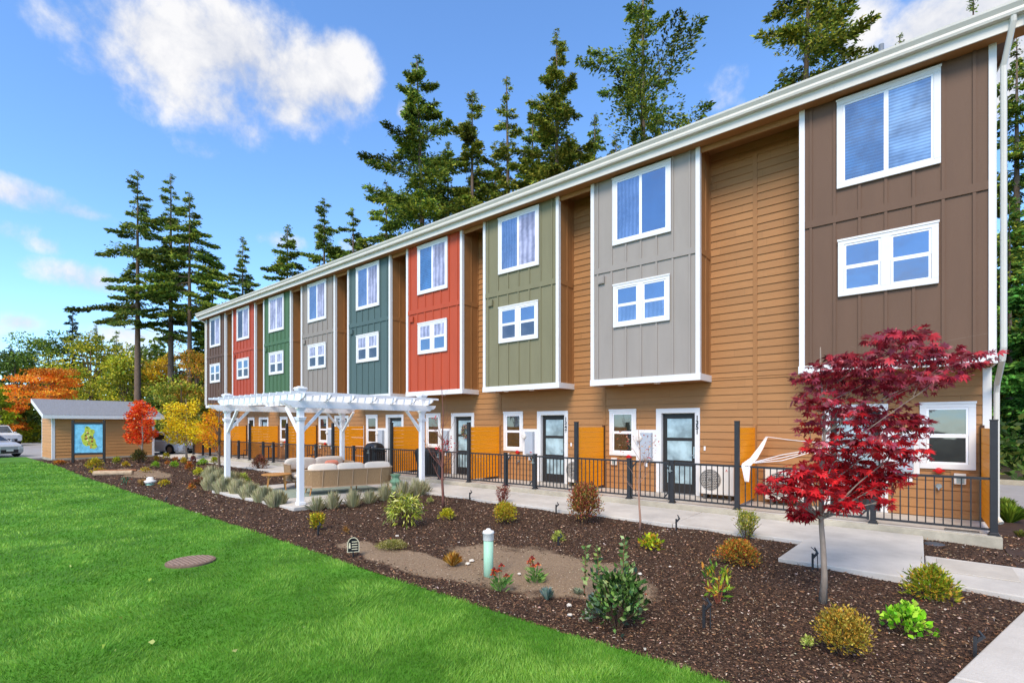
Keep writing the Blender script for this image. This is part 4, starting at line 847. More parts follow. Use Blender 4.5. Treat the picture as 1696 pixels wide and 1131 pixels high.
# stones and log
def stone(px, py, s_, label, colr='#d8cfc0'):
    x, y, t_ = gp(px, py, -.16); rn_ = random.Random(px); import bmesh
    bm = bmesh.new(); bmesh.ops.create_icosphere(bm, subdivisions=2, radius=s_)
    for v_ in bm.verts: v_.co *= 1+rn_.uniform(-.2, .2); v_.co.z *= .55
    me = bpy.data.meshes.new('stone'); bm.to_mesh(me); bm.free(); me.materials.append(mat('stone_'+colr[1:], colr, .9, .15, 12, bump=.4)); o = bpy.data.objects.new('stone', me); C.objects.link(o); o.location = (x, y, -.15); o.rotation_euler = (0, 0, rn_.uniform(0, 6)); tag(o, label, 'stone', 'pale stones lying in the bed')
stone(775, 934, .035, 'lower of two pale stones beside the orange sedge'); stone(781, 929, .038, 'upper of two pale stones beside the orange sedge'); stone(658, 888, .035, 'pale stone on the mulch above the security sign'); stone(943, 1003, .03, 'small pale stone right of the blue fescue')
stone(1060, 951, .03, 'pale stone right of the tall camellia shoots'); stone(860, 951, .025, 'tiny pale stone between pipe and right coneflower'); stone(1110, 939, .02, 'small white stone on the mulch right of camellia'); stone(944, 1005+14, .025, 'small stone near the pale tuft, lawn side')
x, y, t_ = gp(188, 787, -.16); r = thing('log', 'weathered split log lying on the far mulch near the lawn', 'log', (x, y, -.1)); a = RT*.66+FW*.1
MB().tube([(x-a.x, y-a.y, -.08), (x+a.x, y+a.y, -.06)], [.1, .09], 10).build('log_body', mat('pale_bark', '#b9a184', .9, .3, 8, bump=.6), r)
MB().tube([(x-a.x-.02, y-a.y+.12, .0), (x+a.x, y+a.y+.12, .02)], [.05, .045], 8).build('stripped_branch', mat('rust_bark', '#8a5a3c', .9, .3, 8, bump=.6), r)

# ---------------------------------------------------------------- plants
LM = leafmat('leaf', .3); LMG = leafmat('glossy_leaf', .12, .3, .5); LMF = leafmat('needles', .28, .7, .1); M_bark = mat('bark', '#6d5c4e', .95, .35, 8, (3, 3, .6), .8); M_barkg = mat('grey_bark', '#8d7f72', .9, .25, 14, (2, 2, .5), .6); M_twig = mat('twig', '#7a4d3a', .9, .2, 10)
def shrub(px, py, wp, hp, label, cols, leaf=.05, dens=1.0, shape='round', name='shrub', cat='shrub', droop=0., lw=.5, m=None, seed=None, top=None, group=None, stem='#5b4334'):
    x, y, t_ = gp(px, py, -.17); W = wp*t_/FP; Hh = hp*t_/FP*1.0; rg_ = np.random.default_rng(seed if seed is not None else int(px*7+py))
    r = thing(name, label, cat, (x, y, -.17), group=group); b = MB(); ns = max(5, int(9*min(2, W/.3)))
    tips = []
    for k in range(ns):
        a = rg_.uniform(0, 2*pi); rr = W/2*sqrt(rg_.uniform(.05, .9)); hh = Hh*(rg_.uniform(.6, 1.0) if shape != 'flat' else rg_.uniform(.4, .8))*(1-.35*(rr/(W/2))**2)
        p0_ = (x+rr*.12*cos(a), y+rr*.12*sin(a), -.18); p1_ = (x+rr*.55*cos(a), y+rr*.55*sin(a), -.17+hh*.55); p2_ = (x+rr*cos(a), y+rr*sin(a), -.17+hh*.93)
        sr = max(.003, W*.012); b.tube([p0_, p1_, p2_], [sr, sr*.8, sr*.4], 5); tips.append((p1_, p2_))
    b.build('stem', mat('stem'+stem[1:], stem, .9, .2, 10), r)
    n = int(min(6500, max(160, dens*3.6*W*max(Hh, W*.4)/(leaf*leaf*lw)*1.6)))
    u = rg_.uniform(0, 2*pi, n); zc = rg_.uniform(0.05, 1, n)**.8
    if shape == 'round': rad = np.sqrt(np.clip(1-(np.abs(zc-.45)/.62)**2.2, .04, 1))
    elif shape == 'vase': rad = .25+.75*zc*np.sqrt(np.clip(1.15-zc, 0, 1))*1.3
    elif shape == 'mound': rad = np.sqrt(np.clip(1-zc**2, .02, 1))
    elif shape == 'flat': rad = np.sqrt(np.clip(1-zc**3, .02, 1))
    q = rg_.uniform(.15, 1, n)**.45
    lob = 1+.16*np.sin(3*u+rg_.uniform(0, 6))+.12*np.sin(5*u+zc*7+rg_.uniform(0, 6))+.08*np.sin(9*u-zc*11)
    R = W/2*rad*q*lob; P = np.stack([x+R*np.cos(u), y+R*np.sin(u), -.16+Hh*zc*(.86+.14*lob)*.95], 1)
    # gather into sprigs
    k_ = max(6, n//9); cen = P[rg_.integers(0, n, k_)]; idx = rg_.integers(0, k_, n); P = cen[idx]*.72+P*.28+rg_.normal(size=(n, 3))*leaf*.35; P[:, 2] = np.maximum(P[:, 2], -.155)
    out = unit(P-np.array([x, y, -.17+Hh*.25])); D = out*.8+rg_.normal(size=(n, 3))*.55+np.array([0, 0, .35-droop*1.6])
    L = leaf*rg_.uniform(.65, 1.25, n)
    if top:   # colour by sprig, some sprigs in the second palette
        c1 = palette(n, cols, rg_); c2 = palette(n, top, rg_); sel = (rg_.uniform(size=k_)[idx] < .35)[:, None]; col = np.where(sel, c2, c1)
    else: col = palette(n, cols, rg_)
    col *= (1+rg_.normal(size=k_)[idx]*.18)[:, None].clip(.5, 1.5)
    npmesh('foliage', leaves(P, D, L, L*lw, rg_, .12), 4, m or LM, r, np.clip(col, .003, 1)); return r
YG = ['#8f9c1e', '#b8b421', '#6f8a1c', '#c9c23a']; YO = ['#d9b52a', '#c98a2a', '#b7a82c', '#8f8a2a']; OR = ['#c8742c', '#b9562a', '#d8983a', '#8e7a30']; RD = ['#9c4433', '#b4603c', '#7e3b2e', '#8a7a3c', '#c07850']; BG = ['#7fae1c', '#9cc430', '#5f9320', '#b7cf42']; GD = ['#24381c', '#3c5a26', '#18280f', '#5a7a36']
shrub(525, 877, 34, 28, 'small yellow-orange shrub beside a path light near the lawn', YO+YG, .045, 1.2, 'vase')
shrub(669, 872, 64, 56, 'drooping yellow-green striped-leaf shrub right of the pergola', ['#b3b238', '#8c972b', '#cfcb6a', '#6c7a24'], .11, 1.1, 'round', droop=.9, lw=.22, m=LMG)
shrub(741, 861, 30, 19, 'small bright yellow mound at the foot of the bare young tree', ['#c9c02a', '#b9a824', '#dcd23f', '#8c9a24'], .04, 1.4, 'mound')
shrub(836, 867, 42, 36, 'yellow-orange shrub in front of the red twiggy one', YO+['#a7a22c', '#b7b432'], .035, 1.3, 'round')
shrub(832, 836, 38, 34, 'red twiggy thin shrub at the walkway edge', ['#8e3b30', '#a05a48', '#6e2f28'], .035, .35, 'vase', stem='#6f3a32')
shrub(969, 866, 58, 70, 'large reddish-orange bush between walkway and mint pipe', RD+['#a8873c', '#6f7a34'], .045, 1.5, 'round')
shrub(1079, 912, 42, 26, 'low yellow-green leafy plant right of the tall camellia', ['#a8bd24', '#c5c92e', '#8aa81c', '#c9952e'], .06, 1.1, 'mound', lw=.7)
shrub(1236, 893, 50, 48, 'airy green-yellow shrub at the walkway edge behind the orange one', ['#8f9a3c', '#b0a84a', '#66772c', '#c2b04c'], .05, .7, 'vase', lw=.3)
shrub(1224, 937, 78, 44, 'orange bronze mounded shrub just before the airy green one', OR+['#8f8f3a', '#a99a3a'], .032, 1.5, 'mound', lw=.45)
shrub(1190, 997, 62, 60, 'sparse plant with long green and orange leaves above a path light', ['#6f9a2c', '#a8b83a', '#c98a34', '#3f6a28'], .08, .28, 'vase', lw=.32, stem='#94503c')
shrub(1541, 995, 82, 58, 'yellow-green spiky mound beside the right walkway', ['#8a9a24', '#b7b42e', '#6e8420', '#c29a34'], .055, 1.5, 'mound', lw=.3)
shrub(1500, 1050, 86, 46, 'bright green round-leafed low plant at lower right', ['#7fbf1f', '#9bd02e', '#63a81c', '#b4d848'], .055, 1.3, 'mound', lw=.85)
shrub(1396, 1084, 84, 76, 'golden bronze fine-leaved shrub below the red maple', ['#c9a23a', '#b5832e', '#9a8a30', '#d8b850', '#7c7a2c'], .028, 1.6, 'round', lw=.5)
shrub(1338, 1074, 22, 16, 'tiny pale green seedling left of the golden shrub', ['#a3b44a', '#c3c86a'], .03, .6, 'mound')
cam_ = shrub(1022, 1040, 100, 98, 'dark glossy camellia bush with tall shoots behind it', GD+['#3c5a26', '#52763a', '#7a9c4a', '#9cb06a'], .066, 1.4, 'round', lw=.55, m=LMG)
shrub(985, 1027, 44, 20, 'low dark leafy sprig left of the camellia bush', ['#2c4420', '#54703a', '#9aa88a'], .05, .8, 'flat', m=LMG)
def shoots(specs, label):
    x, y, t_ = gp(1010, 1000, -.17); r = thing('leafy_shoots', label, 'plant', (x, y, -.17)); rg_ = np.random.default_rng(8); b = MB(); Ps = []; Ds = []
    for (px, py0, py1, lean) in specs:
        a, c, t2 = gp(px, py0, -.17); h = (py0-py1)*t2/FP; n = int(h/.028)
        b.tube([(a, c, -.18), (a+lean*.4, c, -.17+h*.5), (a+lean, c, -.17+h)], [.006, .005, .003], 5)
        for k in range(n):
            f_ = .25+.75*k/n; u_ = rg_.uniform(0, 6.3)
            for s_ in range(2): uu = u_+s_*pi; Ps.append((a+lean*f_, c, -.17+h*f_)); Ds.append((cos(uu), sin(uu), .55))
    b.build('stem', M_twig, r); P = np.array(Ps); L = rg_.uniform(.045, .075, len(P)); npmesh('foliage', leaves(P, np.array(Ds)+rg_.normal(size=P.shape)*.2, L, L*.6, rg_, .15), 4, LMG, r, palette(len(P), ['#5f7d3c', '#7f9a5a', '#9fb45a', '#33502a'], rg_))
shoots([(968, 985, 902, .02), (992, 985, 905, -.02), (1030, 1005, 888, .03), (1040, 1005, 930, .06)], 'tall thin leafy shoots rising left of and behind the camellia')
shrub(572, 886, 12, 14, 'tiny dried orange plant on the mulch above the sign', ['#b98a4a', '#a9702e'], .03, .7, 'mound')
shrub(650, 908, 60, 12, 'low mossy yellow groundcover patch right of the sign', ['#8c8c3c', '#a89e58', '#7a7f2c', '#b4a578'], .02, 1.2, 'flat')
shrub(712, 834, 14, 10, 'tiny pale green plant left of the bare young tree', ['#8f9a4c', '#b7b46a'], .03, .8, 'mound')
shrub(925, 897, 26, 16, 'tiny yellow-green plant right behind the mint pipe', ['#a9b44a', '#c9c96a', '#7f8f3c'], .03, .9, 'mound')
far = [(157, 776, 27, 18, 'golden rounded shrub in front of the notice board', YO+YG), (164, 783, 26, 7, 'flat yellow plant just below the golden shrub', YO), (193, 769, 11, 13, 'small upright yellow shrub right of the notice board', YG), (208, 774, 14, 9, 'small orange-yellow mound above the log', YO), (240, 782, 15, 8, 'low pale yellow mound left of bright green shrubs', YO+['#c9c98a']),
       (230, 767, 26, 24, 'dark green bush behind the red tree at the shed', ['#4a5424', '#6b6a2c', '#7c5a2c', '#2f3c1c']), (259, 764, 10, 9, 'small yellow shrub at the shed corner', YO), (258, 775, 15, 10, 'bright green mound below the shed corner', BG), (276, 760, 12, 10, 'yellow-green shrub in front of the silver hatchback', YG+YO), (290, 764, 11, 7, 'small orange shrub near the yellow tree trunk', OR),
       (289, 774, 16, 10, 'bright green mound left of the yellow tree trunk', BG), (277, 769, 10, 5, 'tiny orange plant between green mounds', OR), (320, 769, 10, 14, 'dark red upright shrub right of the yellow tree trunk', ['#5c2c2c', '#7a3c34']), (313, 779, 15, 14, 'orange shrub below the yellow tree', OR), (329, 787, 18, 12, 'bright yellow mound in the far bed', ['#c9c32a', '#d8cf3a', '#9aa824']),
       (336, 770, 19, 10, 'bright green shrub at the far walkway edge', BG), (356, 769, 16, 12, 'yellow-green shrub left of the bare orange tree', YG), (272, 805, 20, 9, 'yellow shrub right of the low white pipe', ['#c9b82a', '#d0a02a', '#a8a82c']), (317, 811, 11, 8, 'small orange tuft left of the lavender row', OR), (98, 770, 22, 8, 'low orange groundcover at the shed corner by the lawn', OR), (207, 803, 13, 12, 'bluish coneflower plant beside the log', ['#5c8a6a', '#7aa88a', '#3c6a4c', '#c9502c']), (340, 801, 55, 8, 'low reddish ground heather left of the pergola', ['#7a4434', '#94583c', '#6a5c34']),
       (430, 778, 30, 26, 'red twiggy bush seen between the left pergola posts', ['#8a4a40', '#6a5a34', '#a86a50']), (402, 806, 26, 22, 'light green bush right behind the left pergola post', ['#a3b43c', '#8a9a3c', '#c3c86a']), (305, 768, 14, 10, 'yellow plant at the yellow tree foot', YO), (373, 792, 26, 6, 'rust brown groundcover around the bare orange tree', ['#8a4c34', '#a86a44'])]
for (a, b_, c, d, lb, cl) in far: shrub(a, b_, c, d, lb, cl, .06, 1.0, 'mound' if d < c else 'round')
def tuft(px, py, wp, hp, label, cols, n=130, name='grass_tuft', stiff=.6, wdt=.006, group=None, heads=None, cat='ornamental grass', spread0=.15):
    x, y, t_ = gp(px, py, -.17); W = wp*t_/FP/2; Hh = hp*t_/FP; rg_ = np.random.default_rng(int(px*3+py)); r = thing(name, label, cat, (x, y, -.17), group=group)
    a = rg_.uniform(0, 2*pi, n); sp = rg_.uniform(0, 1, n)**.6; P = np.stack([x+spread0*W*sp*np.cos(a), y+spread0*W*sp*np.sin(a), np.full(n, -.165)], 1)
    tip = np.stack([x+W*sp*np.cos(a)*rg_.uniform(.7, 1.1, n), y+W*sp*np.sin(a)*rg_.uniform(.7, 1.1, n), -.165+Hh*rg_.uniform(.6, 1.02, n)*np.sqrt(np.clip(1.1-stiff*sp**2, .1, 1))], 1)
    mid = P*.4+tip*.6; mid[:, 2] = P[:, 2]+(tip[:, 2]-P[:, 2])*.78; R = np.stack([-np.sin(a+.4), np.cos(a+.4), np.zeros(n)], 1)*wdt
    V = np.stack([P-R, P+R, mid+R*.8, tip, mid-R*.8], 1).reshape(-1, 3); npmesh('blades', V, 5, LM, r, palette(n, cols, rg_))
    if heads: k = heads[1]; i_ = rg_.integers(0, n, k); L = .03; D = unit(tip[i_]-mid[i_])+rg_.normal(size=(k, 3))*.15; npmesh('flower_heads', leaves(tip[i_], D, L, L*.35, rg_), 4, LM, r, palette(k, heads[0], rg_))
    return r
tuft(750, 937, 40, 26, 'orange sedge tuft left of the mint pipe', ['#d8a23c', '#c98a2e', '#e0b868', '#a8702a'], 260, stiff=.9)
tuft(906, 993, 30, 22, 'blue fescue tuft left of the camellia', ['#8fa89c', '#a8bcb0', '#6f8a80'], 240, stiff=.5)
tuft(957, 985, 26, 12, 'pale small grass tuft right of the blue fescue', ['#a3ad8c', '#bcc2a4', '#87967a'], 150, stiff=.6)
tuft(984, 1000, 28, 20, 'blue-grey fescue tuft touching the camellia', ['#8fa89c', '#a3b8ae', '#6f8a80'], 200, stiff=.5)
tuft(236, 804, 18, 12, 'orange grass tuft left of the low white pipe', ['#c99a5c', '#d8b070', '#a8804a'], 120, wdt=.012)
tuft(1500+165, 842, 34, 20, 'bright green grassy plant at the building corner', ['#8fa83c', '#a8bc4c', '#5f7f2c'], 220, wdt=.012)
tuft(1672, 865, 60, 34, 'arching green fern-like plant right of the patio corner', ['#7f9a2c', '#9cb43c', '#5a7a24'], 380, wdt=.014)
tuft(1690, 890, 22, 14, 'small olive tuft at the right edge of the side bed', ['#8a8a44', '#6f7a34'], 120, wdt=.01)
LV = ['#b8b48c', '#ccc69c', '#9c9a70', '#dcd4ac', '#a8a87c']
lav = [(352, 793), (366, 799), (382, 803), (352, 806), (372, 812), (395, 815), (415, 821), (436, 827), (458, 834)]
for i, (a, b_) in enumerate(lav): tuft(a, b_+5, 42, 30, 'grey-green lavender clump in the dense row along the left of the pergola pad', LV, 900, 'lavender', .75, .0055, 'lavender row left of the pergola', cat='lavender', spread0=.6)
lav2 = [(525, 842), (551, 840), (585, 836), (612, 830), (637, 826), (667, 822), (700, 815), (688, 819)]
for i, (a, b_) in enumerate(lav2): tuft(a, b_+3, 46, 34 if i % 3 else 26, 'sparse grey-green lavender clump along the pad behind the sofa', LV, 330, 'lavender', .9, .0042, 'lavender clumps behind the sofa', ([('#4a4038')], 14), cat='lavender', spread0=.35)
def coneflower(px, py, label):
    x, y, t_ = gp(px, py, -.17); r = thing('coneflower', label, 'flower', (x, y, -.17), group=None); rg_ = np.random.default_rng(int(px)); n = 90
    a = rg_.uniform(0, 2*pi, n); R = rg_.uniform(0, .10, n); P = np.stack([x+R*np.cos(a), y+R*np.sin(a), -.16+rg_.uniform(.0, .14, n)], 1); D = np.stack([np.cos(a), np.sin(a), np.full(n, .7)], 1)
    npmesh('foliage', leaves(P, D, .09, .028, rg_, .1), 4, LM, r, palette(n, ['#4f7a34', '#6f9a4c', '#8fae5c'], rg_)); b = MB(); pet = []; cp = []; con = MB()
    for k in range(6):
        fx_, fy_ = x+rg_.uniform(-.09, .09), y+rg_.uniform(-.06, .06); h = rg_.uniform(.19, .31)-.17; b.tube([(x, y, -.17), (fx_, fy_, h)], .004, 5); con.lathe(fx_, fy_, [(.012, h-.004), (.02, h+.006), (.012, h+.022), (.003, h+.026)], 10)
        for j in range(12): t2 = j*pi/6; pet.append((fx_+.012*cos(t2), fy_+.012*sin(t2), h)); cp.append((cos(t2), sin(t2), -.35))
    b.build('stem', mat('stem_green', '#5a7a3a', .8), r); npmesh('petal', leaves(np.array(pet), np.array(cp), .034, .015, rg_), 4, LM, r, palette(len(pet), ['#d8642c', '#e08a4c', '#c93c2c'], rg_)); con.build('flower_cone', mat('cone_brown', '#6a1f18', .8), r)
coneflower(829, 979, 'orange coneflower plant just right of the mint pipe'); coneflower(886, 966, 'red-orange coneflower plant farther right of the mint pipe')
# fallen leaves
def fallen(pts, cols, label, grp, zz=-.118):
    rg_ = np.random.default_rng(4)
    for (px, py, s_) in pts:
        x, y, t_ = gp(px, py, zz); o = npmesh('fallen_leaf', leaves(np.array([[0, 0, 0.]]), rg_.normal(size=(1, 3))*np.array([1, 1, .1]), s_*.62, s_*.42, rg_, .25), 4, LM, None, palette(1, cols, rg_)); o.location = (x, y, zz+.012); o.rotation_euler = (0, 0, 0); tag(o, label, 'leaf', grp)
fallen([(119, 939, .09), (245, 960, .12), (293, 984, .06), (301, 1022, .10), (257, 1064, .10), (171, 1075, .10), (190, 1078, .05), (384, 1080, .09), (198, 1025, .08), (364, 1038, .06), (437, 1008, .06), (506, 1039, .05), (85, 911, .05)], ['#b7c26a', '#c9cc7a', '#8fa83c'], 'pale yellow-green fallen leaf lying on the lawn', 'leaves fallen on the lawn')
fallen([(1530, 997, .05), (1563, 1010, .05), (1460, 1046, .06), (1070, 1078, .07), (1072, 985, .05), (648, 893, .07), (590, 893, .05), (545, 855, .05), (1000, 890, .05)], ['#c9883c', '#d8b04c', '#b0502c', '#e8dcc8'], 'small tan or orange fallen leaf lying on the mulch', 'leaves fallen on the mulch', -.15)

# ---------------------------------------------------------------- young trees in the bed
def palm_leaves(P, D, U, size, rng, lobes=7):
    """palmate maple leaves, each as fan of triangles"""
    n = len(P); D = unit(D); R = unit(np.cross(D, U)); out = []; 
    ang = np.linspace(-1.95, 1.95, lobes); ln = np.array([.38, .72, .93, 1.0, .93, .72, .38]); size = size[:, None]
    Nn = np.cross(R, D)
    for k in range(lobes):
        a = ang[k]; d = D*np.cos(a)+R*np.sin(a)-Nn*.16*ln[k]; q = D*np.cos(a+.3)+R*np.sin(a+.3); q2 = D*np.cos(a-.3)+R*np.sin(a-.3)
        out.append(np.stack([P, P+q2*size*ln[k]*.5, P+d*size*ln[k], P+q*size*ln[k]*.5], 1))
    return np.stack(out, 1).reshape(-1, 3)
def small_tree(name, label, px, py, top, cl, cols, leaf, n, kind_='simple', r0=.03, bark=None, bare=0, cat='tree', branches=26, seed=1, lean=0., col_low=None):
    """cl: list of foliage clumps (px,py,rx_px,ry_px) read from the survey; each gets its own depth"""
    x, y, t_ = gp(px, py, -.165); r = thing(name, label, cat, (x, y, -.165)); rg_ = np.random.default_rng(seed); bark = bark or M_barkg
    Ht = hz(top, t_); b = MB(); k = 9; pts = [(x+lean*(i/k)+.02*sin(i*1.3)*min(1, i), y+.02*cos(i*1.7), -.18+(Ht+.18)*i/k) for i in range(k+1)]; rs = [r0*(1.25 if i == 0 else 1)*(1-.85*i/k) for i in range(k+1)]
    b.tube(pts, rs, 8)
    b.build('trunk', bark, r, smooth=True); br = MB(); C_ = []
    for (cx, cy, rx, ry) in cl:
        dt = rg_.uniform(-.55, .55)*min(1.0, rx*t_/FP*2.2); tt = t_+dt; X, Y = dp(cx, tt); C_.append((X, Y, hz(cy, tt), rx*tt/FP, ry*tt/FP))
        z = hz(cy, tt); zb = max(-.1+Ht*(.36 if kind_ == 'maple' else .22), z-(.25+.35*abs(X-x))); f_ = min(.95, (zb+.18)/(Ht+.18)); i = f_*k; a0 = pts[int(i)]
        s_ = r0*(1-.85*f_)*.42; mx_ = ((a0[0]+X)/2+rg_.normal()*.04, (a0[1]+Y)/2+rg_.normal()*.04, (a0[2]+z)/2+.03); br.tube([a0, mx_, (X, Y, z)], [s_, s_*.7, s_*.3], 6)
        for _ in range(4): e = rg_.normal(size=3)*np.array([rx, rx, ry])*tt/FP*.6; br.tube([mx_, (X*.5+mx_[0]*.5, Y*.5+mx_[1]*.5, z*.5+mx_[2]*.5), (X+e[0], Y+e[1], z+e[2])], [s_*.45, s_*.35, s_*.15], 4)
    for _ in range(bare):
        f_ = rg_.uniform(.28, .95); a0 = Vector(pts[int(f_*k)]); a = rg_.uniform(0, 2*pi); L = (1-f_*.6)*Ht*.42*rg_.uniform(.5, 1); d = Vector((cos(a)*.6, sin(a)*.6, .9)).normalized(); e = a0+d*L; s_ = r0*.28*(1.1-f_)
        br.tube([a0, a0+d*L*.5+Vector((cos(a), sin(a), -.2))*L*.06, e], [s_, s_*.7, s_*.3], 5)
        for _ in range(3): g_ = rg_.uniform(.3, .8); d2 = (d+Vector(rg_.normal(size=3)*.45)).normalized(); br.tube([a0+d*L*g_, a0+d*L*g_+d2*L*.4], [s_*.4, s_*.15], 4)
    if br.v: br.build('branches', bark, r)
    if C_:
        wt = np.array([c[3]*c[3]*c[4] for c in C_])**.62; wt /= wt.sum(); idx = rg_.choice(len(C_), n, p=wt); Ca = np.array(C_)[idx]
        q = unit(rg_.normal(size=(n, 3)))*(rg_.uniform(0, 1, n)**.42)[:, None]; P = Ca[:, :3]+q*np.stack([Ca[:, 3], Ca[:, 3], Ca[:, 4]], 1)
        layer = np.round(P[:, 2]/.075)*.075; P[:, 2] = P[:, 2]*.35+layer*.65 if kind_ == 'maple' else P[:, 2]
        cen = P[rg_.integers(0, n, max(4, n//7))]; ii = rg_.integers(0, len(cen), n); j_ = np.linalg.norm(cen[ii]-P, axis=1)[:, None]; P = np.where(j_ < leaf*6, P*.5+cen[ii]*.5, P)
        out = q*np.array([1, 1, .3])+rg_.normal(size=(n, 3))*.5+np.array([0, 0, -.35 if kind_ == 'maple' else .1]); col = palette(n, cols, rg_, .22)
        if col_low is not None: zz = (P[:, 2]-P[:, 2].min())/np.ptp(P[:, 2]); low = palette(n, col_low, rg_, .2); col = np.where((zz+rg_.normal(size=n)*.12 < .45)[:, None], low, col)
        sz = leaf*rg_.uniform(.7, 1.2, n)
        if kind_ == 'maple':
            U = np.array([0, 0, 1.])+rg_.normal(size=(n, 3))*.38; V = palm_leaves(P, out, U, sz, rg_); npmesh('foliage', V, 4, LM, r, np.repeat(col, 7, 0))
        else: npmesh('foliage', leaves(P, out, sz, sz*.62, rg_, .1), 4, LM, r, col)
    return r
small_tree('japanese_maple', 'dark red Japanese maple in front of the right end townhouse', 1362, 1000, 575,
    [(1490, 560, 55, 14), (1535, 590, 48, 20), (1590, 602, 30, 12), (1628, 586, 22, 9), (1440, 600, 55, 20), (1390, 600, 38, 18), (1350, 625, 36, 18), (1420, 635, 60, 22), (1500, 632, 55, 22), (1560, 625, 35, 14), (1345, 665, 30, 18), (1395, 680, 50, 24), (1460, 690, 55, 26), (1340, 705, 25, 16), (1510, 705, 34, 18), (1430, 730, 60, 24), (1490, 745, 42, 20), (1355, 745, 28, 18), (1385, 770, 50, 22), (1330, 785, 40, 18), (1285, 800, 26, 10), (1265, 812, 14, 7), (1440, 780, 50, 20), (1350, 812, 42, 16), (1410, 815, 36, 14), (1480, 790, 28, 16), (1335, 848, 22, 12), (1300, 822, 22, 12), (1465, 830, 14, 8), (1322, 852, 20, 9), (1395, 838, 30, 10), (1430, 806, 34, 12), (1370, 795, 30, 12)],
    ['#a82a36', '#8c2030', '#bc3a44', '#a8465a', '#701a28', '#c06470'], .078, 3600, 'maple', .034, M_barkg, seed=3, col_low=['#b0141c', '#cc2028', '#8c101a', '#dc3034'])
small_tree('bare_tree', 'nearly bare young tree with a few red leaves right of the pergola', 733, 842, 640, [(740, 733, 12, 14), (728, 745, 9, 6), (720, 694, 4, 5)], ['#c8383c', '#d8505a', '#b02830'], .055, 75, 'simple', .034, mat('red_bark', '#7c5348', .9, .3, 12), bare=26, seed=5)
small_tree('sparse_maple', 'thin forked young tree with few brown leaves before door 1351', 1059, 878, 705, [(1035, 730, 16, 22), (1075, 735, 16, 20), (1070, 760, 10, 16), (1030, 760, 8, 8)], ['#a85a3c', '#c89a6a', '#8c4430', '#d8b08a', '#c04030'], .034, 190, 'simple', .023, mat('pink_bark', '#a5806c', .9, .2, 12), bare=12, seed=6)
small_tree('red_tree', 'small orange-red tree in front of the shed', 236, 766, 662, [(232, 672, 14, 9), (238, 682, 18, 12), (222, 690, 14, 9), (245, 700, 10, 8), (226, 706, 17, 9), (236, 720, 22, 7), (214, 722, 9, 5), (250, 715, 9, 5), (230, 730, 18, 5)], ['#ee4c1c', '#f86c2c', '#d83a1c', '#f88834'], .12, 3600, 'simple', .05, seed=7)
small_tree('yellow_tree', 'bright yellow young tree between the shed and the walkway', 308.6, 762, 660, [(290, 675, 16, 10), (312, 680, 16, 11), (288, 695, 18, 12), (308, 705, 26, 12), (290, 715, 22, 10), (325, 718, 14, 10), (305, 728, 28, 8), (322, 668, 8, 8)], ['#fbdc1c', '#f5c41c', '#ffe840', '#d8c42a'], .12, 3600, 'simple', .06, seed=8)
small_tree('yellow_tree', 'half-bare orange and yellow tree left of the pergola', 363, 783, 645, [(350, 690, 14, 12), (360, 675, 12, 8), (346, 705, 16, 10), (368, 700, 12, 14), (340, 722, 12, 8), (352, 735, 12, 8)], ['#f8ac1c', '#f5d01c', '#e8981c', '#d8841c'], .09, 1500, 'simple', .055, M_bark, bare=40, seed=9)

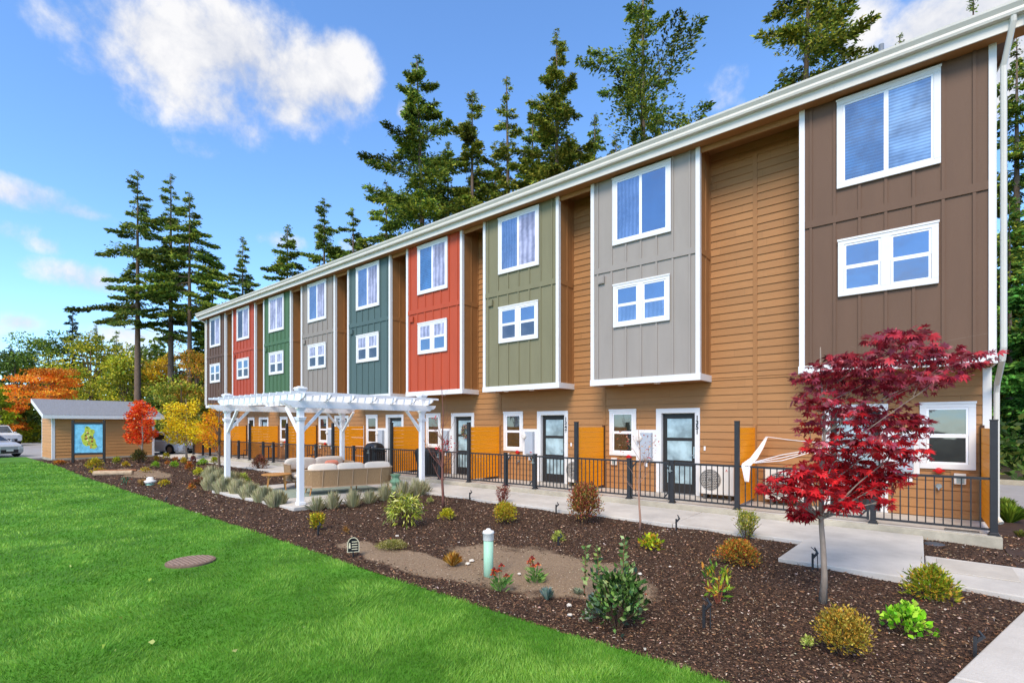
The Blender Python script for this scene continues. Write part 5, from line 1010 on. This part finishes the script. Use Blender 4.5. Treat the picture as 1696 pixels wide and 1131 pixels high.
# ---------------------------------------------------------------- forest
def conifer(label, px, depth, top, wpx, cols=None, seed=0, base=None, dens=1.0, gap=.0, lean=0., bare=.0, droop=.25, tp=None, name='fir_tree', irr=.3, lw=1.0):
    X, Y = dp(px, depth); Ht = hz(top, depth); rg_ = np.random.default_rng(seed); r = thing(name, label, 'conifer', (X, Y, -.25)); zb = -.25 if base is None else hz(base, depth)
    W = wpx*depth/FP/2*1.2; k = 8; pts = [(X+lean*(i/k)**1.5, Y, -.3+(Ht+.2)*i/k) for i in range(k+1)]; r0 = max(.14, Ht*.0135); b = MB(); b.tube(pts, [r0*(1-.93*i/k) for i in range(k+1)], 8); b.build('trunk', M_bark, r, smooth=True)
    h0 = max(.6, zb); nb = int((Ht-h0)*4.6*dens**.5); V = []; cc = []; bt = MB(); cols = cols or ['#50682c', '#6c8238', '#445a28', '#889844', '#a2a84c']
    for i in range(nb):
        f = (i+rg_.uniform(0, 1))/nb; z = h0+(Ht-h0)*f
        if rg_.uniform() < gap: continue
        a = rg_.uniform(0, 2*pi); ax = X+lean*((z+.3)/(Ht+.2))**1.5 if z > 0 else X
        prof = min(1.0, ((1-f)*(tp or (1.75 if base is None else 1.2)))**.9+.02)*(.7+.3*min(1, f*5)); L = W*prof*rg_.uniform(1-irr*1.6, 1+irr*.5)
        if L < .12: L = .12
        up = .30*(f-.35); d = np.array([cos(a), sin(a), up]); n = int(max(14, 64*L*dens**.6)); t = rg_.uniform(.04 if f > .4 else .2, 1, n)**.85
        base_ = np.array([ax, Y, z]); C0 = base_+d*L*t[:, None]; C0[:, 2] += -droop*L*t**2*.9+(.10*L)*np.maximum(0, t-.75)*3; side = np.array([-sin(a), cos(a), 0]); lat = rg_.normal(size=n)*.17*L*(1.15-t); C0 += side*lat[:, None]
        m_ = 3; P = np.repeat(C0, m_, 0)+rg_.normal(size=(n*m_, 3))*np.array([.10, .10, .06]); D = np.repeat(d*.9+np.outer(np.sign(lat), side)*.65, m_, 0)+np.array([0, 0, -.28])+rg_.normal(size=(n*m_, 3))*.35
        s_ = np.clip(.25+.08*rg_.normal(size=n*m_), .10, .45)*(0.6+.4*min(1, L/1.5)); V.append(leaves(P, D, s_, s_*.42*lw, rg_, .1)); c_ = palette(n*m_, cols, rg_, .2)*(1+.28*rg_.normal()); cc.append(c_)
        if L > .8 and i % 2 == 0: bt.tube([tuple(base_), tuple(base_+d*L*.5+np.array([0, 0, -droop*L*.2])), tuple(base_+d*L*.92+np.array([0, 0, -droop*L*.75]))], [r0*.22*(1.1-f), r0*.15*(1.1-f), .012], 4, False)
    for i in range(int(bare)):
        z = h0*rg_.uniform(.4, 1.0); a = rg_.uniform(0, 2*pi); L = rg_.uniform(.5, 1.6); bt.tube([(X, Y, z), (X+cos(a)*L, Y+sin(a)*L, z-.2*L)], [.03, .012], 4, False)
    if bt.v: bt.build('branches', M_bark, r)
    npmesh('crown', np.concatenate(V), 4, LMF, r, np.clip(np.concatenate(cc), .002, 1)); return r
GB = ['#547030', '#728c38', '#92a03c', '#b0b446', '#425c2a']; GY = ['#7c8c34', '#9ca03c', '#62762c', '#b4ac48', '#4a6026']
conifer('tallest fir left of the row, nearest the shed, with long bare trunk', 228, 47, 283, 140, seed=1, base=540, gap=.1, bare=14, dens=1.1, irr=.45)
conifer('middle thin-topped fir of the left group of three', 283, 48, 286, 105, seed=2, base=560, gap=.15, dens=1.0, bare=12, irr=.4)
conifer('right fir of the left group of three, touching the roof end', 314, 46, 318, 125, seed=3, base=520, gap=.05, dens=1.2, bare=10, cols=GB)
conifer('dense fir behind the far left end of the roof', 352, 50, 430, 90, seed=4, dens=1.3, cols=GB)
conifer('small slim fir above the second townhouse from the left', 402, 56, 392, 80, seed=5, irr=.3, dens=1.2)
conifer('round-topped pine above the roof between green and red units', 476, 54, 372, 150, seed=6, gap=.1, irr=.45, dens=1.3, cols=GB)
conifer('slim fir with thin spire above the roof left of centre', 537, 50, 328, 140, seed=7, gap=.08, irr=.4, dens=1.3)
conifer('open-crowned fir just left of the big central fir', 585, 50, 345, 150, seed=8, gap=.12, irr=.45, dens=1.3, cols=GB)
conifer('big tall fir with a bent tip rising above the red townhouse', 706, 44, 82, 220, seed=9, dens=1.25, lean=-1.3, cols=GB, irr=.55, droop=.15)
conifer('second fir right of the bent-tipped one', 782, 45, 150, 190, seed=10, dens=1.2, cols=GY, irr=.45)
conifer('narrow half-dead fir left of the pointed fir', 846, 43, 120, 100, seed=11, cols=GY, irr=.5, lean=-.5, gap=.1)
conifer('pointed fir above the olive townhouse', 922, 44, 52, 190, seed=12, dens=1.3, cols=GY, irr=.35, droop=.1)
conifer('lower fir filling the gap right of the pointed fir', 985, 48, 190, 140, seed=13, dens=1.1, cols=GB)
conifer('tall open-branched fir with its top out of frame, above the grey townhouse', 1065, 40, -60, 330, seed=14, gap=.35, irr=.75, cols=GB, droop=.02, dens=.8)
conifer('leaning bushy fir above the wide brown recess', 1325, 34, -120, 300, seed=15, dens=1.0, cols=GY, irr=.6, droop=.3, lean=.6, gap=.1)
conifer('small fir tip showing behind the gutter near the vent pipe', 1612, 34, -10, 60, seed=16, gap=.3, irr=.5)
conifer('fir with thin crown behind the gutter right of the leaning fir', 1490, 40, 60, 150, seed=17, gap=.3, irr=.5)
conifer('tall fir at the right edge behind the brown townhouse', 1684, 30, 60, 150, seed=18, gap=.1, irr=.4, cols=GB, droop=.35, dens=1.1)
conifer('dense young fir beside the road at the right edge', 1716, 24, 430, 150, seed=19, dens=2.0, cols=['#4a7c34', '#5c9440', '#3c682c', '#7aa848'], droop=.3)
conifer('low dark fir behind the downspout at the right edge', 1672, 27, 330, 110, seed=20, dens=1.7, cols=GB+['#5c9440', '#7aa040'], droop=.3)
conifer('bushy fir between the bent-tipped fir and the one right of it', 742, 50, 235, 110, seed=51, dens=1.1, cols=GY)
conifer('low fir showing just above the gutter left of the bent-tipped fir', 640, 48, 300, 140, seed=52, dens=1.0, cols=GB, gap=.1)
conifer('fir filling the gap left of the pointed fir', 882, 50, 175, 110, seed=53, dens=1.2, cols=GB)
conifer('low fir right of the half-dead narrow fir', 820, 52, 235, 110, seed=54, dens=1.1, cols=GY)
conifer('low bushy fir left of the tall open-branched fir', 1020, 47, 225, 110, seed=55, dens=1.1, cols=GY)
conifer('low bushy fir under the tall open-branched fir', 1085, 44, 165, 120, seed=56, dens=1.2, cols=GB)
conifer('dark blue fir at the far left horizon', 15, 75, 572, 50, seed=21, cols=['#22332c', '#2c4034', '#1c2a24'])
conifer('second far left fir, right of the dark blue one', 45, 72, 568, 70, seed=22, cols=GB)
conifer('small dark fir above the orange maple', 120, 60, 508, 46, seed=23, cols=['#22332c', '#2c4034', '#1c2a24', '#2f421c'], dens=1.2)
conifer('small fir left of the tall left trio', 160, 62, 540, 52, seed=24, cols=GB)
conifer('thin small fir just left of the tallest left trunk', 193, 60, 548, 46, seed=25, cols=GB)
conifer('dark low fir behind the left trunks', 335, 58, 520, 90, seed=26, cols=['#22332c', '#2c4034', '#1c2a24', '#2f421c'], dens=1.3)
conifer('dark low fir between the left trunks', 262, 60, 560, 80, seed=27, cols=GB, dens=1.2)
def broadleaf(label, px, depth, top, wpx, cols, seed, base=700, leaf=.25, n=7800, name='broadleaf_tree', flat=1.0, clumps=34, cat='tree'):
    X, Y = dp(px, depth); Ht = hz(top, depth); rg_ = np.random.default_rng(seed); r = thing(name, label, cat, (X, Y, -.25)); zb = hz(base, depth); W = wpx*depth/FP/2
    b = MB(); b.tube([(X, Y, -.3), (X+.1, Y, zb+.3*(Ht-zb)), (X, Y, Ht*.85)], [max(.08, Ht*.016), Ht*.012, .03], 8); b.build('trunk', M_bark, r, smooth=True); br = MB()
    Cn = []
    for i in range(clumps):
        zc = rg_.uniform(.04, .95); a = rg_.uniform(0, 2*pi); rad = sqrt(max(.03, 1-abs(zc-.38)**1.7/.45))*W*rg_.uniform(.25, .92); c = (X+rad*cos(a), Y+rad*sin(a), zb+(Ht-zb)*zc, W*rg_.uniform(.2, .42)); Cn.append(c)
        if i % 2 == 0: br.tube([(X, Y, max(.3, zb+(c[2]-zb)*.5)), ((X+c[0])/2, (Y+c[1])/2, zb+(c[2]-zb)*.8), c[:3]], [Ht*.006, Ht*.004, .01], 4, False)
    br.build('branches', M_bark, r); Cn = np.array(Cn); idx = rg_.integers(0, clumps, n); q = unit(rg_.normal(size=(n, 3)))*(rg_.uniform(0, 1, n)**.4)[:, None]
    P = Cn[idx, :3]+q*Cn[idx, 3:4]*np.array([1, 1, .62*flat]); P[:, 2] = np.clip(P[:, 2], -.1, Ht); D = q+rg_.normal(size=(n, 3))*.6+np.array([0, 0, -.2]); L = leaf*rg_.uniform(.6, 1.3, n)
    cl_ = (1+rg_.normal(size=clumps)*.22)[idx][:, None]; npmesh('crown', leaves(P, D, L, L*.6, rg_, .1), 4, LM, r, np.clip(palette(n, cols, rg_, .2)*cl_, .003, 1)); return r
Y1 = ['#a4a82a', '#bcb830', '#7e8c26', '#d2c03a', '#5e7426']; Y2 = ['#e0b428', '#ccA030', '#b4a632', '#ecc434']; G1 = ['#657f30', '#4a6628', '#829a3a', '#3a5222']; O1 = ['#ff8a1c', '#ff9c2c', '#f8741c', '#ffb040', '#ffa430']
broadleaf('spreading bright orange maple behind the shed roof', 84, 44, 610, 118, O1, 31, base=668, n=6500, leaf=.2, flat=.35, clumps=40, name='orange_maple')
broadleaf('low orange maple branch tree left of the shed', 24, 53, 664, 46, O1+['#c9502c'], 32, base=715, n=2600, leaf=.2, flat=.4, name='orange_maple')
broadleaf('grey-green bush left of the shed by the parking lot', 30, 58, 680, 60, ['#8a9a6a', '#a8b08a', '#6f8450'], 33, base=735, n=2600)
broadleaf('yellow-green bush touching the shed wall, behind the pickup', 44, 55, 697, 40, ['#b8b82a', '#c9c43a', '#8f9c24'], 34, base=738, n=2200)
broadleaf('tall yellow-green tree above the shed roof', 150, 52, 548, 130, Y1, 35, n=7500, clumps=46)
broadleaf('yellow-green tree directly left of the tallest trunk', 205, 50, 585, 110, Y1+['#a3b03a'], 36, n=7000, clumps=44)
broadleaf('olive green tree left of the yellow-green ones', 80, 58, 545, 120, G1+['#8f9a34'], 37, n=10500)
broadleaf('dark green tree at the left picture edge', 25, 54, 578, 95, G1, 38, n=5000)
broadleaf('small lime tree at the far left edge', 2, 50, 640, 40, ['#a8b424', '#8fa020'], 39, n=2200)
broadleaf('golden tree between the two left trunks', 262, 54, 580, 75, Y2, 40, n=3600)
broadleaf('orange-tipped golden tree beside the far end of the row', 325, 42, 582, 85, ['#c98a2c', '#b8a030', '#98942c', '#d89a44'], 41, n=5200, leaf=.2)
broadleaf('pale green-gold tree behind the bright yellow tree', 300, 40, 618, 120, ['#a8a83a', '#8a9a30', '#bfae44', '#6c8028'], 42, base=735, n=6000, leaf=.2, flat=.6)
broadleaf('dark green hedge-like tree behind the silver hatchback', 270, 50, 650, 70, G1, 43, base=740, n=4000)
broadleaf('dark olive tree behind the tallest left trunk', 235, 60, 570, 110, G1+['#5a6a24'], 44, n=5000)
broadleaf('yellow tree far behind the left trio', 290, 64, 560, 60, Y2+Y1, 45, n=3000)
broadleaf('yellow-green tree at the right edge behind the road', 1690, 32, 400, 110, Y1+['#b8bc3c'], 46, base=640, n=6000)
broadleaf('green leafy undergrowth tree right of the downspout', 1680, 28, 560, 120, Y1+['#8fae3c', '#7f9a34'], 47, base=770, n=6500)
broadleaf('bright green bush across the road at the right edge', 1700, 24.5, 690, 110, ['#5a9a3a', '#74b444', '#3c7228'], 48, base=785, n=4500, leaf=.16)
# far-off wood closing the view behind the trees
rg_ = np.random.default_rng(77); n = 26000; ang = rg_.uniform(radians(-88), radians(40), n); R = rg_.uniform(74, 96, n); z = rg_.uniform(0, 1, n)**1.1*(8.5+2.5*np.sin(ang*23)+1.8*np.sin(ang*57+1)); P = np.stack([R*np.sin(ang), R*np.cos(ang), z], 1)
o = npmesh('distant_wood', leaves(P, rg_.normal(size=(n, 3))+np.array([0, 0, -.3]), .9, .55, rg_), 4, LM, None, palette(n, ['#4a6428', '#66782c', '#84902e', '#3a5222', '#a09430'], rg_)); o['kind'] = 'stuff'; o['label'] = 'far wood behind the trees'
n = 9000; ang = rg_.uniform(radians(2), radians(14), n); 
P = np.stack([rg_.uniform(1, 40, n), rg_.uniform(23.2, 36, n), rg_.uniform(0, 1, n)**1.3*2.2-.2], 1)
o = npmesh('undergrowth', leaves(P, rg_.normal(size=(n, 3)), .3, .18, rg_), 4, LM, None, palette(n, ['#3f5a22', '#5a7a2c', '#2f451c', '#6f7a34'], rg_)); o['kind'] = 'stuff'

# ---------------------------------------------------------------- lawn grass and bark chips (ground cover)
rg_ = np.random.default_rng(11); n = 620000
r_g = np.exp(rg_.uniform(np.log(2.4), np.log(36), n)); th = rg_.uniform(radians(-88), radians(25), n); X = r_g*np.sin(th); Y = r_g*np.cos(th)
ok = inpoly(X, Y-.02, LAWN) & ((X+7.84)**2+(Y-2.52)**2 > .36**2); X, Y, r_g = X[ok], Y[ok], r_g[ok]; n = len(X)
def vnoise(X, Y, sc, sd):
    g_ = np.random.default_rng(sd).uniform(-1, 1, (97, 97)); u = X*sc+1000.3; v = Y*sc+1000.7; i = np.floor(u).astype(int); j = np.floor(v).astype(int); a = u-i; b = v-j; a = a*a*(3-2*a); b = b*b*(3-2*b)
    return (g_[i % 97, j % 97]*(1-a)+g_[(i+1) % 97, j % 97]*a)*(1-b)+(g_[i % 97, (j+1) % 97]*(1-a)+g_[(i+1) % 97, (j+1) % 97]*a)*b
fld = .9*vnoise(X, Y, 1.1, 1)+.8*vnoise(X, Y, 2.7, 2)+.6*vnoise(X, Y, 6.5, 3)+.35*vnoise(X, Y, 15, 4)
fl2 = fld+rg_.normal(size=n)*.4; hgt_ = (.022+.009*fl2.clip(-1.5, 2)+.012*rg_.uniform(size=n))*(1+.02*r_g); wd = .0010+.00065*r_g
az_ = rg_.uniform(0, 2*pi, n); dirx = .9*vnoise(X, Y, 2.0, 5)+.7*np.cos(az_); diry = .9*vnoise(X, Y, 2.0, 6)+.7*np.sin(az_)
B = np.stack([X, Y, np.full(n, -.152)], 1); tip = B+np.stack([dirx*hgt_*.8, diry*hgt_*.8, hgt_], 1); a2 = rg_.uniform(0, pi, n); Rr = np.stack([np.cos(a2), np.sin(a2), np.zeros(n)], 1)*wd[:, None]
lo = palette(n, ['#528c1e', '#5c9826', '#467a1a'], rg_, .1); hi = palette(n, ['#98c450', '#a6d064', '#84b43c'], rg_, .1); f_ = np.clip(.40+.50*fld+rg_.normal(size=n)*.12, 0, 1)[:, None]; col = lo*(1-f_)+hi*f_
o = npmesh('grass', np.stack([B-Rr, B+Rr, tip], 1).reshape(-1, 3), 3, leafmat('grass_blade', .35, .6, .2), None, np.clip(col, .01, 1)); o['kind'] = 'stuff'; o['label'] = 'short bright green lawn grass'
n = 230000; r_g = np.exp(rg_.uniform(np.log(3.5), np.log(36), n)); th = rg_.uniform(radians(-86), radians(20), n); X = r_g*np.sin(th); Y = r_g*np.cos(th)
BED = [(-36.8, 4.2), (-36.8, 9.8), (-33, 9.85), (-11, 9.2), (-1.5, 9.18), (-1.5, 7.74), (.07, 7.75), (1.5, 7.6), (1.5, 7.55), (.93, 7.5), (.2, 4.9), (-.6, 2.6)]
pad = (X > -15.62) & (X < -10.9) & (Y > 5.55) & (Y < 9.3); ok = (inpoly(X, Y, BED) & ~inpoly(X, Y, LAWN) & ~pad) | ((X > 1.05) & (X < 4) & (Y > 9.3) & (Y < 12)) | ((X > .1) & (X < 1.1) & (Y > 9.28) & (Y < 10.8))
X, Y, r_g = X[ok], Y[ok], r_g[ok]; n = len(X); pt = np.zeros(n)
for (cx, cy, rx, ry) in PATCH: pt = np.maximum(pt, 1-((X-cx)/rx)**2-((Y-cy)/ry)**2)
inp = pt+rg_.normal(size=n)*.25 > .15; keep = ~inp | (rg_.uniform(size=n) < .5); X, Y, r_g, inp = X[keep], Y[keep], r_g[keep], inp[keep]; n = len(X)
s_ = (.0078+.0013*r_g)*rg_.uniform(.5, 1.6, n)*np.where(inp, .55, 1); P = np.stack([X, Y, -.158+hgt(X, Y)+rg_.uniform(0, .012, n)], 1); D = rg_.normal(size=(n, 3))*np.array([1, 1, .28])
c1 = palette(n, ['#45332a', '#5e4636', '#33261f', '#7a5a44', '#9c7658', '#3c2d25', '#b0967e', '#6a4e3c'], rg_, .2); c2 = palette(n, ['#a08a70', '#86705a', '#b8a488', '#6c5848', '#c9b8a0'], rg_, .15)
pale = rg_.uniform(size=n) < .035; c1[pale] = palette(pale.sum(), ['#c9a890', '#d8c8b8', '#b88a6c'], rg_)
o = npmesh('bark_chips', leaves(P, D, s_*1.6, s_*.6, rg_, .3), 4, leafmat('chip', .0, .9, .1), None, np.where(inp[:, None], c2, c1)); o['kind'] = 'stuff'; o['label'] = 'dark bark mulch chips covering the bed'
